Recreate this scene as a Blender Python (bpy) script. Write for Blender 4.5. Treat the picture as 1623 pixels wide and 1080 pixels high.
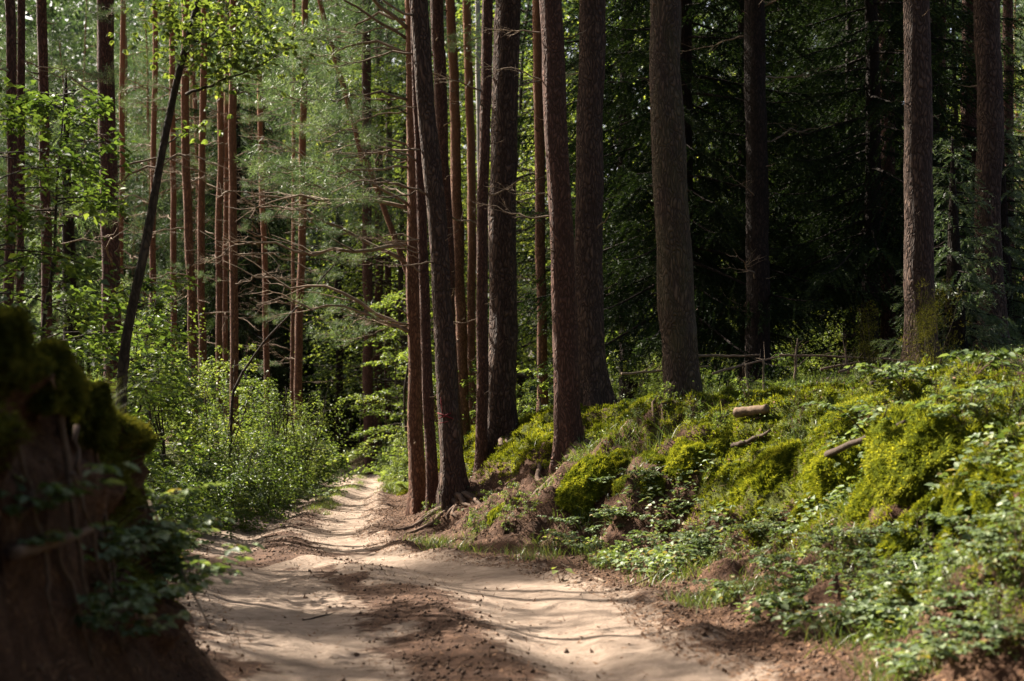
import bpy, math
import numpy as np
from mathutils import Vector, Matrix

for o in list(bpy.data.objects):
    bpy.data.objects.remove(o)
scene = bpy.context.scene
COL = scene.collection
R = math.radians

# ------------------------------------------------------------------ camera
FPX, HZ, CAMZ, CX = 2254.0, 690.0, 1.35, 811.5        # focal length and horizon in photograph pixels
cam = bpy.data.cameras.new('camera')
cam.lens = 50.0
cam.sensor_width = 36.0
cam.shift_y = (HZ - 540.0) / 1623.0
cam.clip_start, cam.clip_end = 0.1, 600.0
cam.dof.use_dof = True
cam.dof.focus_distance = 18.0
cam.dof.aperture_fstop = 2.0
camo = bpy.data.objects.new('camera', cam)
camo.location = (0, 0, CAMZ)
camo.rotation_euler = (R(90), 0, 0)
COL.objects.link(camo)
scene.camera = camo

# ------------------------------------------------------------------ sky and sun
SUN_EL = 41.0
SH = np.array([-0.77, 0.64]); SH /= np.linalg.norm(SH)      # horizontal direction towards the sun
S = np.array([SH[0] * math.cos(R(SUN_EL)), SH[1] * math.cos(R(SUN_EL)), math.sin(R(SUN_EL))])
w = bpy.data.worlds.new('World')
scene.world = w
w.use_nodes = True
wn = w.node_tree.nodes; wl = w.node_tree.links
sky = wn.new('ShaderNodeTexSky')
sky.sky_type = 'NISHITA'
sky.sun_disc = False
sky.sun_elevation = R(SUN_EL)
sky.sun_rotation = math.atan2(S[0], S[1])
wl.new(sky.outputs[0], wn['Background'].inputs[0])
sky.air_density = 1.0; sky.dust_density = 7.0; sky.ozone_density = 0.0
wn['Background'].inputs[1].default_value = 0.05
sun = bpy.data.lights.new('sun', 'SUN')
sun.energy = 5.0
sun.angle = R(0.5)
sun.color = (1.0, 0.915, 0.79)
suno = bpy.data.objects.new('sun', sun)
suno.rotation_euler = Vector(-S).to_track_quat('-Z', 'Y').to_euler()
suno.location = (-20, 20, 40)
COL.objects.link(suno)
scene.view_settings.view_transform = 'Standard'
scene.view_settings.look = 'None'
scene.view_settings.exposure = 2.12
scene.view_settings.gamma = 1.0
cy = scene.cycles
cy.max_bounces = 6; cy.diffuse_bounces = 3; cy.glossy_bounces = 2
cy.transmission_bounces = 4; cy.transparent_max_bounces = 4
cy.caustics_reflective = False; cy.caustics_refractive = False
cy.use_denoising = True
cy.sample_clamp_indirect = 4.0

rng = np.random.default_rng(11)

# ------------------------------------------------------------------ noise
def _h(ix, iy, iz):
    h = (ix.astype(np.int64) * 374761393 + iy.astype(np.int64) * 668265263 + iz.astype(np.int64) * 1442695041) & 0xFFFFFFFF
    h = ((h ^ (h >> 13)) * 1274126177) & 0xFFFFFFFF
    h = h ^ (h >> 16)
    return (h & 0xFFFF) / 32767.5 - 1.0

def noise(x, y, z=0.0):
    x, y, z = np.broadcast_arrays(np.asarray(x, float), np.asarray(y, float), np.asarray(z, float))
    ix, iy, iz = np.floor(x), np.floor(y), np.floor(z)
    fx, fy, fz = x - ix, y - iy, z - iz
    fx, fy, fz = [f * f * f * (f * (f * 6 - 15) + 10) for f in (fx, fy, fz)]
    r = 0
    for a in (0, 1):
        for b in (0, 1):
            for c in (0, 1):
                wgt = (fx if a else 1 - fx) * (fy if b else 1 - fy) * (fz if c else 1 - fz)
                r = r + wgt * _h(ix + a, iy + b, iz + c)
    return r

def fbm(x, y, z=0.0, o=4):
    r, a = 0, 0.5
    for k in range(o):
        r = r + a * noise(np.asarray(x) * 2 ** k + 17.3 * k, np.asarray(y) * 2 ** k + 5.1 * k, np.asarray(z) * 2 ** k)
        a *= 0.5
    return r

def sm(t):
    t = np.clip(t, 0, 1)
    return t * t * (3 - 2 * t)

# ------------------------------------------------------------------ mesh builder
class MB:
    def __init__(self):
        self.v = []; self.t = []; self.q = []; self.tone = []; self.tm = []; self.qm = []; self.n = 0
    def add(self, v, tri=None, quad=None, tone=0.5, mat=0):
        v = np.asarray(v, float).reshape(-1, 3)
        if tri is not None and len(tri):
            tri = np.asarray(tri); self.t.append(tri + self.n); self.tm.append(np.full(len(tri), mat))
        if quad is not None and len(quad):
            quad = np.asarray(quad); self.q.append(quad + self.n); self.qm.append(np.full(len(quad), mat))
        self.v.append(v)
        self.tone.append(np.broadcast_to(np.asarray(tone, float), (len(v),)).copy())
        self.n += len(v)
    def mesh(self, name, mats, smooth=True):
        v = np.concatenate(self.v) if self.v else np.zeros((0, 3))
        T = np.concatenate(self.t) if self.t else np.zeros((0, 3), int)
        Q = np.concatenate(self.q) if self.q else np.zeros((0, 4), int)
        m = np.concatenate(self.tm + self.qm) if (self.tm or self.qm) else np.zeros(0, int)
        return mk_mesh(name, v, T, Q, mats, m, smooth, {'tone': np.concatenate(self.tone)} if self.tone else {})

def mk_mesh(name, v, T, Q, mats, m=None, smooth=True, attrs={}):
    me = bpy.data.meshes.new(name)
    me.vertices.add(len(v)); me.vertices.foreach_set('co', np.ascontiguousarray(v, np.float32).ravel())
    nl = len(T) * 3 + len(Q) * 4
    me.loops.add(nl)
    me.loops.foreach_set('vertex_index', np.concatenate([T.ravel(), Q.ravel()]).astype(np.int32))
    me.polygons.add(len(T) + len(Q))
    ls = np.concatenate([np.arange(len(T)) * 3, len(T) * 3 + np.arange(len(Q)) * 4]).astype(np.int32)
    me.polygons.foreach_set('loop_start', ls)
    if m is not None:
        me.polygons.foreach_set('material_index', m.astype(np.int32))
    me.polygons.foreach_set('use_smooth', np.full(len(ls), smooth))
    for k, a in attrs.items():
        at = me.attributes.new(k, 'FLOAT', 'POINT'); at.data.foreach_set('value', a.astype(np.float32))
    for mm in (mats if isinstance(mats, (list, tuple)) else [mats]):
        me.materials.append(mm)
    me.update(calc_edges=True)
    return me

def unit(a):
    a = np.asarray(a, float)
    return a / np.maximum(np.linalg.norm(a, axis=-1, keepdims=True), 1e-9)

def tube(mb, path, rad, n=8, mat=0, tone=0.5, lobes=None, cap=True):
    """tapered tube along a path (k,3); rad (k,) ; lobes: function(theta, ring) -> radius factor"""
    P = np.asarray(path, float); k = len(P)
    rad = np.broadcast_to(np.asarray(rad, float), (k,))
    d = unit(np.gradient(P, axis=0))
    ref = np.where(np.abs(d[:, 2:3]) > 0.9, np.array([[1.0, 0, 0]]), np.array([[0, 0, 1.0]]))
    a = unit(np.cross(ref, d)); b = np.cross(d, a)
    if np.all(np.abs(d[:, 2]) > 0.5):
        a = unit(np.array([[1.0, 0, 0]]) - d * d[:, :1]); b = np.cross(d, a)
    th = np.arange(n) / n * 2 * math.pi
    f = np.ones((k, n)) if lobes is None else lobes(th[None, :], np.arange(k)[:, None])
    ring = P[:, None, :] + (a[:, None, :] * np.cos(th)[None, :, None] + b[:, None, :] * np.sin(th)[None, :, None]) * (rad[:, None] * f)[:, :, None]
    i = np.arange(k - 1)[:, None] * n; j = np.arange(n)[None, :]; j2 = (j + 1) % n
    q = np.stack([i + j, i + j2, i + n + j2, i + n + j], -1).reshape(-1, 4)
    mb.add(ring, quad=q, tone=tone, mat=mat)
    if cap:
        c = np.array([P[0], P[-1]]); base = mb.n - k * n
        off = mb.n
        mb.v.append(c); mb.tone.append(np.full(2, float(np.mean(tone)))); mb.n += 2
        jj = np.arange(n)
        t0 = np.stack([base + (jj + 1) % n, base + jj, np.full(n, off)], -1)
        t1 = np.stack([base + (k - 1) * n + jj, base + (k - 1) * n + (jj + 1) % n, np.full(n, off + 1)], -1)
        mb.t.append(np.concatenate([t0, t1])); mb.tm.append(np.full(2 * n, mat))

def leaves(mb, P, D, U, L, W, tone, mat=0, fold=0.25, droop=0.2, hexa=False):
    n = len(P)
    if n == 0: return
    D = unit(D); side = unit(np.cross(D, U)); nr = np.cross(side, D)
    L = np.broadcast_to(np.asarray(L, float), (n,))[:, None]; W = np.broadcast_to(np.asarray(W, float), (n,))[:, None]
    tone = np.broadcast_to(np.asarray(tone, float), (n,))
    if not hexa:
        b = P; t = P + D * L - nr * L * droop
        m = P + D * L * 0.45
        l = m + side * W / 2 + nr * W * fold; r = m - side * W / 2 + nr * W * fold
        V = np.stack([b, r, t, l], 1).reshape(-1, 3)
        i = np.arange(n)[:, None] * 4
        T = np.concatenate([i + [[0, 1, 2]], i + [[0, 2, 3]]])
        mb.add(V, tri=T, tone=np.repeat(tone, 4), mat=mat)
    else:
        b = P; t = P + D * L - nr * L * droop
        m1 = P + D * L * 0.3; m2 = P + D * L * 0.65 - nr * L * droop * 0.35
        V = np.stack([b, m1 - side * W * .5 + nr * W * fold, m2 - side * W * .4 + nr * W * fold, t,
                      m2 + side * W * .4 + nr * W * fold, m1 + side * W * .5 + nr * W * fold], 1).reshape(-1, 3)
        i = np.arange(n)[:, None] * 6
        Q = np.concatenate([i + [[0, 1, 2, 3]], i + [[0, 3, 4, 5]]])
        mb.add(V, quad=Q, tone=np.repeat(tone, 6), mat=mat)

def slivers(mb, P, D, L, W, tone, mat=0, U=None):
    n = len(P)
    if n == 0: return
    D = unit(D)
    if U is None: U = unit(rng.normal(size=(n, 3)))
    side = unit(np.cross(D, U))
    L = np.broadcast_to(np.asarray(L, float), (n,))[:, None]; W = np.broadcast_to(np.asarray(W, float), (n,))[:, None]
    V = np.stack([P - side * W / 2, P + side * W / 2, P + D * L], 1).reshape(-1, 3)
    mb.add(V, tri=np.arange(n * 3).reshape(-1, 3), tone=np.repeat(np.broadcast_to(np.asarray(tone, float), (n,)), 3), mat=mat)

def rdir(n, g=rng):
    return unit(g.normal(size=(n, 3)))

# ------------------------------------------------------------------ materials
def nt(name):
    m = bpy.data.materials.new(name); m.use_nodes = True
    n = m.node_tree.nodes; n.clear()
    out = n.new('ShaderNodeOutputMaterial')
    return m, n, m.node_tree.links, out

def ramp(n, stops):
    r = n.new('ShaderNodeValToRGB')
    e = r.color_ramp.elements
    while len(e) < len(stops): e.new(0.5)
    for k, (p, c) in enumerate(stops):
        e[k].position = p; e[k].color = (*c, 1)
    return r

def leaf_mat(name, stops, trans=0.45, tmul=(1.25, 1.3, 0.55), gloss=0.06, rough=0.4):
    m, n, l, out = nt(name)
    a = n.new('ShaderNodeAttribute'); a.attribute_name = 'tone'
    oi = n.new('ShaderNodeObjectInfo')
    ad = n.new('ShaderNodeMath'); ad.operation = 'MULTIPLY_ADD'; ad.inputs[1].default_value = 0.22; ad.inputs[2].default_value = -0.11
    l.new(oi.outputs['Random'], ad.inputs[0])
    sm_ = n.new('ShaderNodeMath'); sm_.operation = 'ADD'
    l.new(a.outputs['Fac'], sm_.inputs[0]); l.new(ad.outputs[0], sm_.inputs[1])
    r = ramp(n, stops); l.new(sm_.outputs[0], r.inputs[0])
    d = n.new('ShaderNodeBsdfDiffuse'); l.new(r.outputs[0], d.inputs[0])
    t = n.new('ShaderNodeBsdfTranslucent')
    mu = n.new('ShaderNodeMix'); mu.data_type = 'RGBA'; mu.blend_type = 'MULTIPLY'; mu.inputs[0].default_value = 1
    l.new(r.outputs[0], mu.inputs[6]); mu.inputs[7].default_value = (*tmul, 1); mu.clamp_result = False
    l.new(mu.outputs[2], t.inputs[0])
    mx = n.new('ShaderNodeMixShader'); mx.inputs[0].default_value = trans
    l.new(d.outputs[0], mx.inputs[1]); l.new(t.outputs[0], mx.inputs[2])
    if gloss > 0:
        g = n.new('ShaderNodeBsdfGlossy'); g.inputs['Roughness'].default_value = rough
        m2 = n.new('ShaderNodeMixShader'); m2.inputs[0].default_value = gloss
        l.new(mx.outputs[0], m2.inputs[1]); l.new(g.outputs[0], m2.inputs[2]); mx = m2
    l.new(mx.outputs[0], out.inputs[0])
    return m

def bark_mat(name, dark, mid, lite, scale=16.0, bump=0.6, green=0.0, upper=None, zup=(4, 9), red=False):
    m, n, l, out = nt(name)
    tc = n.new('ShaderNodeTexCoord')
    mp = n.new('ShaderNodeMapping'); mp.inputs['Scale'].default_value = (1, 1, 0.36)
    l.new(tc.outputs['Object'], mp.inputs[0])
    wz = n.new('ShaderNodeTexNoise'); wz.inputs['Scale'].default_value = 7
    l.new(mp.outputs[0], wz.inputs['Vector'])
    mxv = n.new('ShaderNodeMix'); mxv.data_type = 'RGBA'; mxv.blend_type = 'LINEAR_LIGHT'; mxv.inputs[0].default_value = 0.11
    l.new(mp.outputs[0], mxv.inputs[6]); l.new(wz.outputs['Color'], mxv.inputs[7])
    vo = n.new('ShaderNodeTexVoronoi'); vo.feature = 'DISTANCE_TO_EDGE'; vo.inputs['Scale'].default_value = scale
    l.new(mxv.outputs[2], vo.inputs['Vector'])
    vc = n.new('ShaderNodeTexVoronoi'); vc.inputs['Scale'].default_value = scale
    l.new(mxv.outputs[2], vc.inputs['Vector'])
    cr = n.new('ShaderNodeMapRange'); cr.inputs[1].default_value = -0.08; cr.inputs[2].default_value = 0.30
    l.new(vo.outputs['Distance'], cr.inputs[0])
    fn = n.new('ShaderNodeTexNoise'); fn.inputs['Scale'].default_value = scale * 3.2; fn.inputs['Detail'].default_value = 6
    l.new(mp.outputs[0], fn.inputs['Vector'])
    rp = ramp(n, [(0.25, mid), (0.75, lite)])
    av = n.new('ShaderNodeMath'); av.operation = 'MULTIPLY_ADD'; av.inputs[1].default_value = 0.4
    sx = n.new('ShaderNodeSeparateColor'); l.new(vc.outputs['Color'], sx.inputs[0])
    l.new(sx.outputs[0], av.inputs[0])
    f2 = n.new('ShaderNodeMath'); f2.operation = 'MULTIPLY'; f2.inputs[1].default_value = 0.7
    l.new(fn.outputs[0], f2.inputs[0]); l.new(f2.outputs[0], av.inputs[2])
    l.new(av.outputs[0], rp.inputs[0])
    c = n.new('ShaderNodeMix'); c.data_type = 'RGBA'; c.inputs[6].default_value = (*dark, 1)
    l.new(cr.outputs[0], c.inputs[0]); l.new(rp.outputs[0], c.inputs[7])
    col = c.outputs[2]
    sep = n.new('ShaderNodeSeparateXYZ'); l.new(tc.outputs['Object'], sep.inputs[0])
    if upper:
        zr = n.new('ShaderNodeMapRange'); zr.inputs[1].default_value = zup[0]; zr.inputs[2].default_value = zup[1]
        l.new(sep.outputs[2], zr.inputs[0])
        u = n.new('ShaderNodeMix'); u.data_type = 'RGBA'; l.new(zr.outputs[0], u.inputs[0])
        l.new(col, u.inputs[6])
        mu = n.new('ShaderNodeMix'); mu.data_type = 'RGBA'; mu.inputs[0].default_value = 0.75
        l.new(col, mu.inputs[6]); mu.inputs[7].default_value = (*upper, 1)
        l.new(mu.outputs[2], u.inputs[7]); col = u.outputs[2]
    if green > 0:
        gn = n.new('ShaderNodeTexNoise'); gn.inputs['Scale'].default_value = 5; gn.inputs['Detail'].default_value = 5
        l.new(mp.outputs[0], gn.inputs['Vector'])
        gr = n.new('ShaderNodeMapRange'); gr.inputs[1].default_value = 0.42; gr.inputs[2].default_value = 0.62; gr.inputs[4].default_value = green
        l.new(gn.outputs[0], gr.inputs[0])
        g = n.new('ShaderNodeMix'); g.data_type = 'RGBA'; l.new(gr.outputs[0], g.inputs[0]); l.new(col, g.inputs[6])
        g.inputs[7].default_value = (0.070, 0.068, 0.028, 1); col = g.outputs[2]
    bs = n.new('ShaderNodeBsdfPrincipled'); bs.inputs['Roughness'].default_value = 0.9
    bs.inputs['Specular IOR Level'].default_value = 0.2
    l.new(col, bs.inputs['Base Color'])
    hs = n.new('ShaderNodeMath'); hs.operation = 'MULTIPLY_ADD'; hs.inputs[1].default_value = 0.4
    l.new(fn.outputs[0], hs.inputs[0]); l.new(cr.outputs[0], hs.inputs[2])
    bp = n.new('ShaderNodeBump'); bp.inputs['Strength'].default_value = bump; bp.inputs['Distance'].default_value = 0.025
    l.new(hs.outputs[0], bp.inputs['Height']); l.new(bp.outputs[0], bs.inputs['Normal'])
    l.new(bs.outputs[0], out.inputs[0])
    return m

def plain_mat(name, c1, c2, scale=20, rough=0.9, stretch=(1, 1, 1), bump=0.3):
    m, n, l, out = nt(name)
    tc = n.new('ShaderNodeTexCoord'); mp = n.new('ShaderNodeMapping'); mp.inputs['Scale'].default_value = stretch
    l.new(tc.outputs['Object'], mp.inputs[0])
    fn = n.new('ShaderNodeTexNoise'); fn.inputs['Scale'].default_value = scale; fn.inputs['Detail'].default_value = 6
    l.new(mp.outputs[0], fn.inputs['Vector'])
    a = n.new('ShaderNodeAttribute'); a.attribute_name = 'tone'
    av = n.new('ShaderNodeMath'); av.operation = 'MULTIPLY_ADD'; av.inputs[1].default_value = 0.6
    l.new(a.outputs['Fac'], av.inputs[0])
    f2 = n.new('ShaderNodeMath'); f2.operation = 'MULTIPLY_ADD'; f2.inputs[1].default_value = 0.8; f2.inputs[2].default_value = -0.2
    l.new(fn.outputs[0], f2.inputs[0]); l.new(f2.outputs[0], av.inputs[2])
    rp = ramp(n, [(0.2, c1), (0.8, c2)]); l.new(av.outputs[0], rp.inputs[0])
    bs = n.new('ShaderNodeBsdfPrincipled'); bs.inputs['Roughness'].default_value = rough
    bs.inputs['Specular IOR Level'].default_value = 0.2
    l.new(rp.outputs[0], bs.inputs['Base Color'])
    bp = n.new('ShaderNodeBump'); bp.inputs['Strength'].default_value = bump; bp.inputs['Distance'].default_value = 0.01
    l.new(fn.outputs[0], bp.inputs['Height']); l.new(bp.outputs[0], bs.inputs['Normal'])
    l.new(bs.outputs[0], out.inputs[0])
    return m

M = {}
M['bark'] = bark_mat('pine_bark', (0.016, 0.010, 0.008), (0.060, 0.036, 0.027), (0.135, 0.084, 0.060), 21, 1.0)
M['bark_red'] = bark_mat('reddish_pine_bark', (0.022, 0.011, 0.008), (0.075, 0.036, 0.025), (0.145, 0.072, 0.050), 29, 0.7)
M['bark_moss'] = bark_mat('lichen_pine_bark', (0.018, 0.012, 0.009), (0.062, 0.040, 0.029), (0.130, 0.084, 0.059), 27, 0.9, green=0.32)
M['bark_orange'] = bark_mat('orange_pine_bark', (0.035, 0.016, 0.009), (0.10, 0.048, 0.030), (0.22, 0.108, 0.064), 26, 0.5, upper=(0.25, 0.115, 0.058), zup=(4, 10))
M['bark_thin'] = bark_mat('smooth_dark_bark', (0.014, 0.010, 0.007), (0.042, 0.029, 0.020), (0.080, 0.058, 0.040), 26, 0.3)
M['bark_spruce'] = bark_mat('spruce_bark', (0.007, 0.005, 0.004), (0.018, 0.012, 0.009), (0.042, 0.026, 0.019), 24, 0.5)
M['dead'] = plain_mat('dead_branch_wood', (0.07, 0.05, 0.036), (0.26, 0.19, 0.13), 30)
M['stick'] = plain_mat('fallen_stick_wood', (0.022, 0.015, 0.011), (0.085, 0.057, 0.040), 30, stretch=(0.3, 1, 1))
M['cut'] = plain_mat('cut_log_wood', (0.07, 0.045, 0.03), (0.20, 0.135, 0.085), 40, stretch=(0.15, 1, 1))
M['root'] = plain_mat('root_wood', (0.045, 0.028, 0.019), (0.17, 0.11, 0.075), 30)
M['birch'] = plain_mat('birch_bark', (0.12, 0.11, 0.10), (0.55, 0.53, 0.48), 9, stretch=(1, 1, 4))
M['needle'] = leaf_mat('pine_needles', [(0.1, (0.020, 0.038, 0.016)), (0.55, (0.066, 0.102, 0.048)), (0.95, (0.165, 0.205, 0.100))], 0.45, (1.1, 1.2, 0.7), 0.05, 0.45)
M['needle_dk'] = leaf_mat('spruce_needles', [(0.1, (0.006, 0.013, 0.007)), (0.6, (0.012, 0.022, 0.009)), (0.95, (0.034, 0.050, 0.017))], 0.3, (1.2, 1.3, 0.6), 0.012, 0.5)
M['leaf'] = leaf_mat('broad_leaves', [(0.1, (0.036, 0.066, 0.020)), (0.55, (0.076, 0.122, 0.038)), (0.95, (0.140, 0.185, 0.060))], 0.5, (1.4, 1.35, 0.5), 0.03, 0.45)
M['leaf_lt'] = leaf_mat('lighter_green_leaves', [(0.1, (0.060, 0.095, 0.028)), (0.55, (0.115, 0.165, 0.055)), (0.95, (0.20, 0.24, 0.085))], 0.55, (1.45, 1.35, 0.5), 0.03, 0.45)  # lighter green than the other broad leaves
M['bramble'] = leaf_mat('bramble_leaves', [(0.1, (0.055, 0.085, 0.030)), (0.6, (0.135, 0.185, 0.085)), (0.92, (0.25, 0.30, 0.165)), (1.0, (0.24, 0.17, 0.06))], 0.35, (1.3, 1.3, 0.5), 0.03, 0.5)
M['moss'] = leaf_mat('moss_fronds', [(0.05, (0.034, 0.046, 0.008)), (0.5, (0.125, 0.150, 0.018)), (0.95, (0.27, 0.285, 0.040))], 0.45, (1.3, 1.2, 0.5), 0.0)
M['moss_dk'] = leaf_mat('dark_moss_fronds', [(0.05, (0.026, 0.030, 0.007)), (0.5, (0.080, 0.085, 0.018)), (0.95, (0.17, 0.165, 0.035))], 0.3, (1.3, 1.2, 0.5), 0.0)  # darker, browner moss colour
M['grass'] = leaf_mat('grass_blades', [(0.05, (0.045, 0.075, 0.018)), (0.5, (0.095, 0.140, 0.035)), (0.95, (0.22, 0.22, 0.085))], 0.4, (1.3, 1.3, 0.5), 0.05)
M['litter'] = plain_mat('needle_and_leaf_litter', (0.045, 0.022, 0.012), (0.20, 0.11, 0.06), 3)
M['soil'] = plain_mat('soil_clods', (0.05, 0.030, 0.020), (0.16, 0.10, 0.065), 30)
M['paint'] = plain_mat('red_marker_paint', (0.07, 0.010, 0.012), (0.16, 0.018, 0.022), 30)
M['pale'] = plain_mat('pale_stone', (0.2, 0.16, 0.12), (0.42, 0.35, 0.28), 20)

def ground_mat():
    m, n, l, out = nt('forest_ground')
    def att(nm):
        a = n.new('ShaderNodeAttribute'); a.attribute_name = nm; return a.outputs['Fac']
    tc = n.new('ShaderNodeTexCoord')
    def nz(scale, det=6, st=None):
        f = n.new('ShaderNodeTexNoise'); f.inputs['Scale'].default_value = scale; f.inputs['Detail'].default_value = det
        f.inputs['Roughness'].default_value = 0.62
        if st:
            mp = n.new('ShaderNodeMapping'); mp.inputs['Scale'].default_value = st
            l.new(tc.outputs['Object'], mp.inputs[0]); l.new(mp.outputs[0], f.inputs['Vector'])
        else:
            l.new(tc.outputs['Object'], f.inputs['Vector'])
        return f.outputs[0]
    n1, n2, n3 = nz(2.2), nz(9.0, 8), nz(45.0, 5)
    sand = ramp(n, [(0.30, (0.120, 0.086, 0.063)), (0.55, (0.245, 0.184, 0.139)), (0.8, (0.38, 0.30, 0.235))])
    def mixv(a, b, wa):
        x = n.new('ShaderNodeMath'); x.operation = 'MULTIPLY_ADD'; x.inputs[1].default_value = wa
        y = n.new('ShaderNodeMath'); y.operation = 'MULTIPLY'; y.inputs[1].default_value = 1 - wa
        l.new(a, x.inputs[0]); l.new(b, y.inputs[0]); l.new(y.outputs[0], x.inputs[2]); return x.outputs[0]
    l.new(mixv(n2, n1, 0.5), sand.inputs[0])
    soil = ramp(n, [(0.32, (0.020, 0.010, 0.006)), (0.52, (0.070, 0.036, 0.021)), (0.72, (0.165, 0.092, 0.055))])
    l.new(mixv(n3, n2, 0.5), soil.inputs[0])
    moss = ramp(n, [(0.3, (0.022, 0.026, 0.006)), (0.7, (0.10, 0.115, 0.016))])
    l.new(n2, moss.inputs[0])
    def blend(ca, cb, fac, fuzz, nzsrc):
        # fac sharpened with noise so the border breaks up
        x = n.new('ShaderNodeMath'); x.operation = 'MULTIPLY_ADD'; x.inputs[1].default_value = fuzz
        l.new(nzsrc, x.inputs[0]); l.new(fac, x.inputs[2])
        mr = n.new('ShaderNodeMapRange'); mr.interpolation_type = 'SMOOTHSTEP'
        mr.inputs[1].default_value = 0.35 + fuzz * 0.5; mr.inputs[2].default_value = 0.65 + fuzz * 0.5
        l.new(x.outputs[0], mr.inputs[0])
        c = n.new('ShaderNodeMix'); c.data_type = 'RGBA'
        l.new(mr.outputs[0], c.inputs[0]); l.new(ca, c.inputs[6]); l.new(cb, c.inputs[7]); return c.outputs[2]
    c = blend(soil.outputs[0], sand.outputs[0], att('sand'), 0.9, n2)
    c = blend(c, moss.outputs[0], att('moss'), 0.7, n2)
    bs = n.new('ShaderNodeBsdfPrincipled'); bs.inputs['Roughness'].default_value = 0.95
    bs.inputs['Specular IOR Level'].default_value = 0.15
    l.new(c, bs.inputs['Base Color'])
    bp = n.new('ShaderNodeBump'); bp.inputs['Strength'].default_value = 0.9; bp.inputs['Distance'].default_value = 0.05
    l.new(mixv(n3, n2, 0.4), bp.inputs['Height']); l.new(bp.outputs[0], bs.inputs['Normal'])
    l.new(bs.outputs[0], out.inputs[0])
    return m
M['ground'] = ground_mat()

# ------------------------------------------------------------------ terrain
_y = np.array([-20, 0, 4, 7.8, 9.8, 12, 14.2, 15.0, 15.9, 17, 19, 23.4, 30, 38, 46, 52, 57, 62, 68, 76, 140.])
_L = np.array([-1.75, -1.75, -1.75, -1.80, -2.15, -2.8, -3.3, -3.5, -3.7, -3.95, -4.2, -4.5, -5.0, -5.4, -6.0, -7.0, -8.6, -11.5, -17, -26, -90])
_R = np.array([1.6, 1.6, 1.6, 1.45, 1.22, .95, .35, -.4, -1.05, -1.45, -1.75, -2.1, -2.7, -3.15, -3.9, -4.6, -5.7, -8, -13, -21, -84])
_yy = np.linspace(-20, 140, 3201)
def _smooth(a, s):
    k = np.exp(-0.5 * (np.arange(-80, 81) * 0.05 / s) ** 2); k /= k.sum()
    return np.convolve(np.pad(np.interp(_yy, _y, a), 80, mode='edge'), k, 'valid')
_Ls, _Rs = _smooth(_L, 0.6), _smooth(_R, 0.35)
def Ledge(y): return np.interp(y, _yy, _Ls) + 0.10 * noise(np.asarray(y) * 1.1, 3.3)
def Redge(y): return np.interp(y, _yy, _Rs) + 0.12 * noise(np.asarray(y) * 0.9, 8.8)
def lut(y, xs, vs): return np.interp(y, xs, vs)

HOL = [(2.35, 12.35, 1.), (2.57, 10.75, 1.), (3.10, 10.15, 1.2), (2.78, 10.2, 1.), (2.95, 8.65, 1.1), (2.75, 9.35, 1.), (1.91, 13.55, .8), (.82, 15.0, .8), (.2, 16.6, .7), (-.9, 18.2, .7)]
def hollow(x, y):
    r = 0
    for hx, hy, a in HOL: r = r + a * np.exp(-((x - hx) / .20) ** 2 - ((y - hy) / .26) ** 2)
    return np.minimum(r, 1.2)
def ledge(x, y):
    r = 0
    for hx, hy, a in HOL: r = r + .13 * a * np.exp(-((x - hx - .38) / .22) ** 2 - ((y - hy - .05) / .34) ** 2)
    return r

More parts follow.
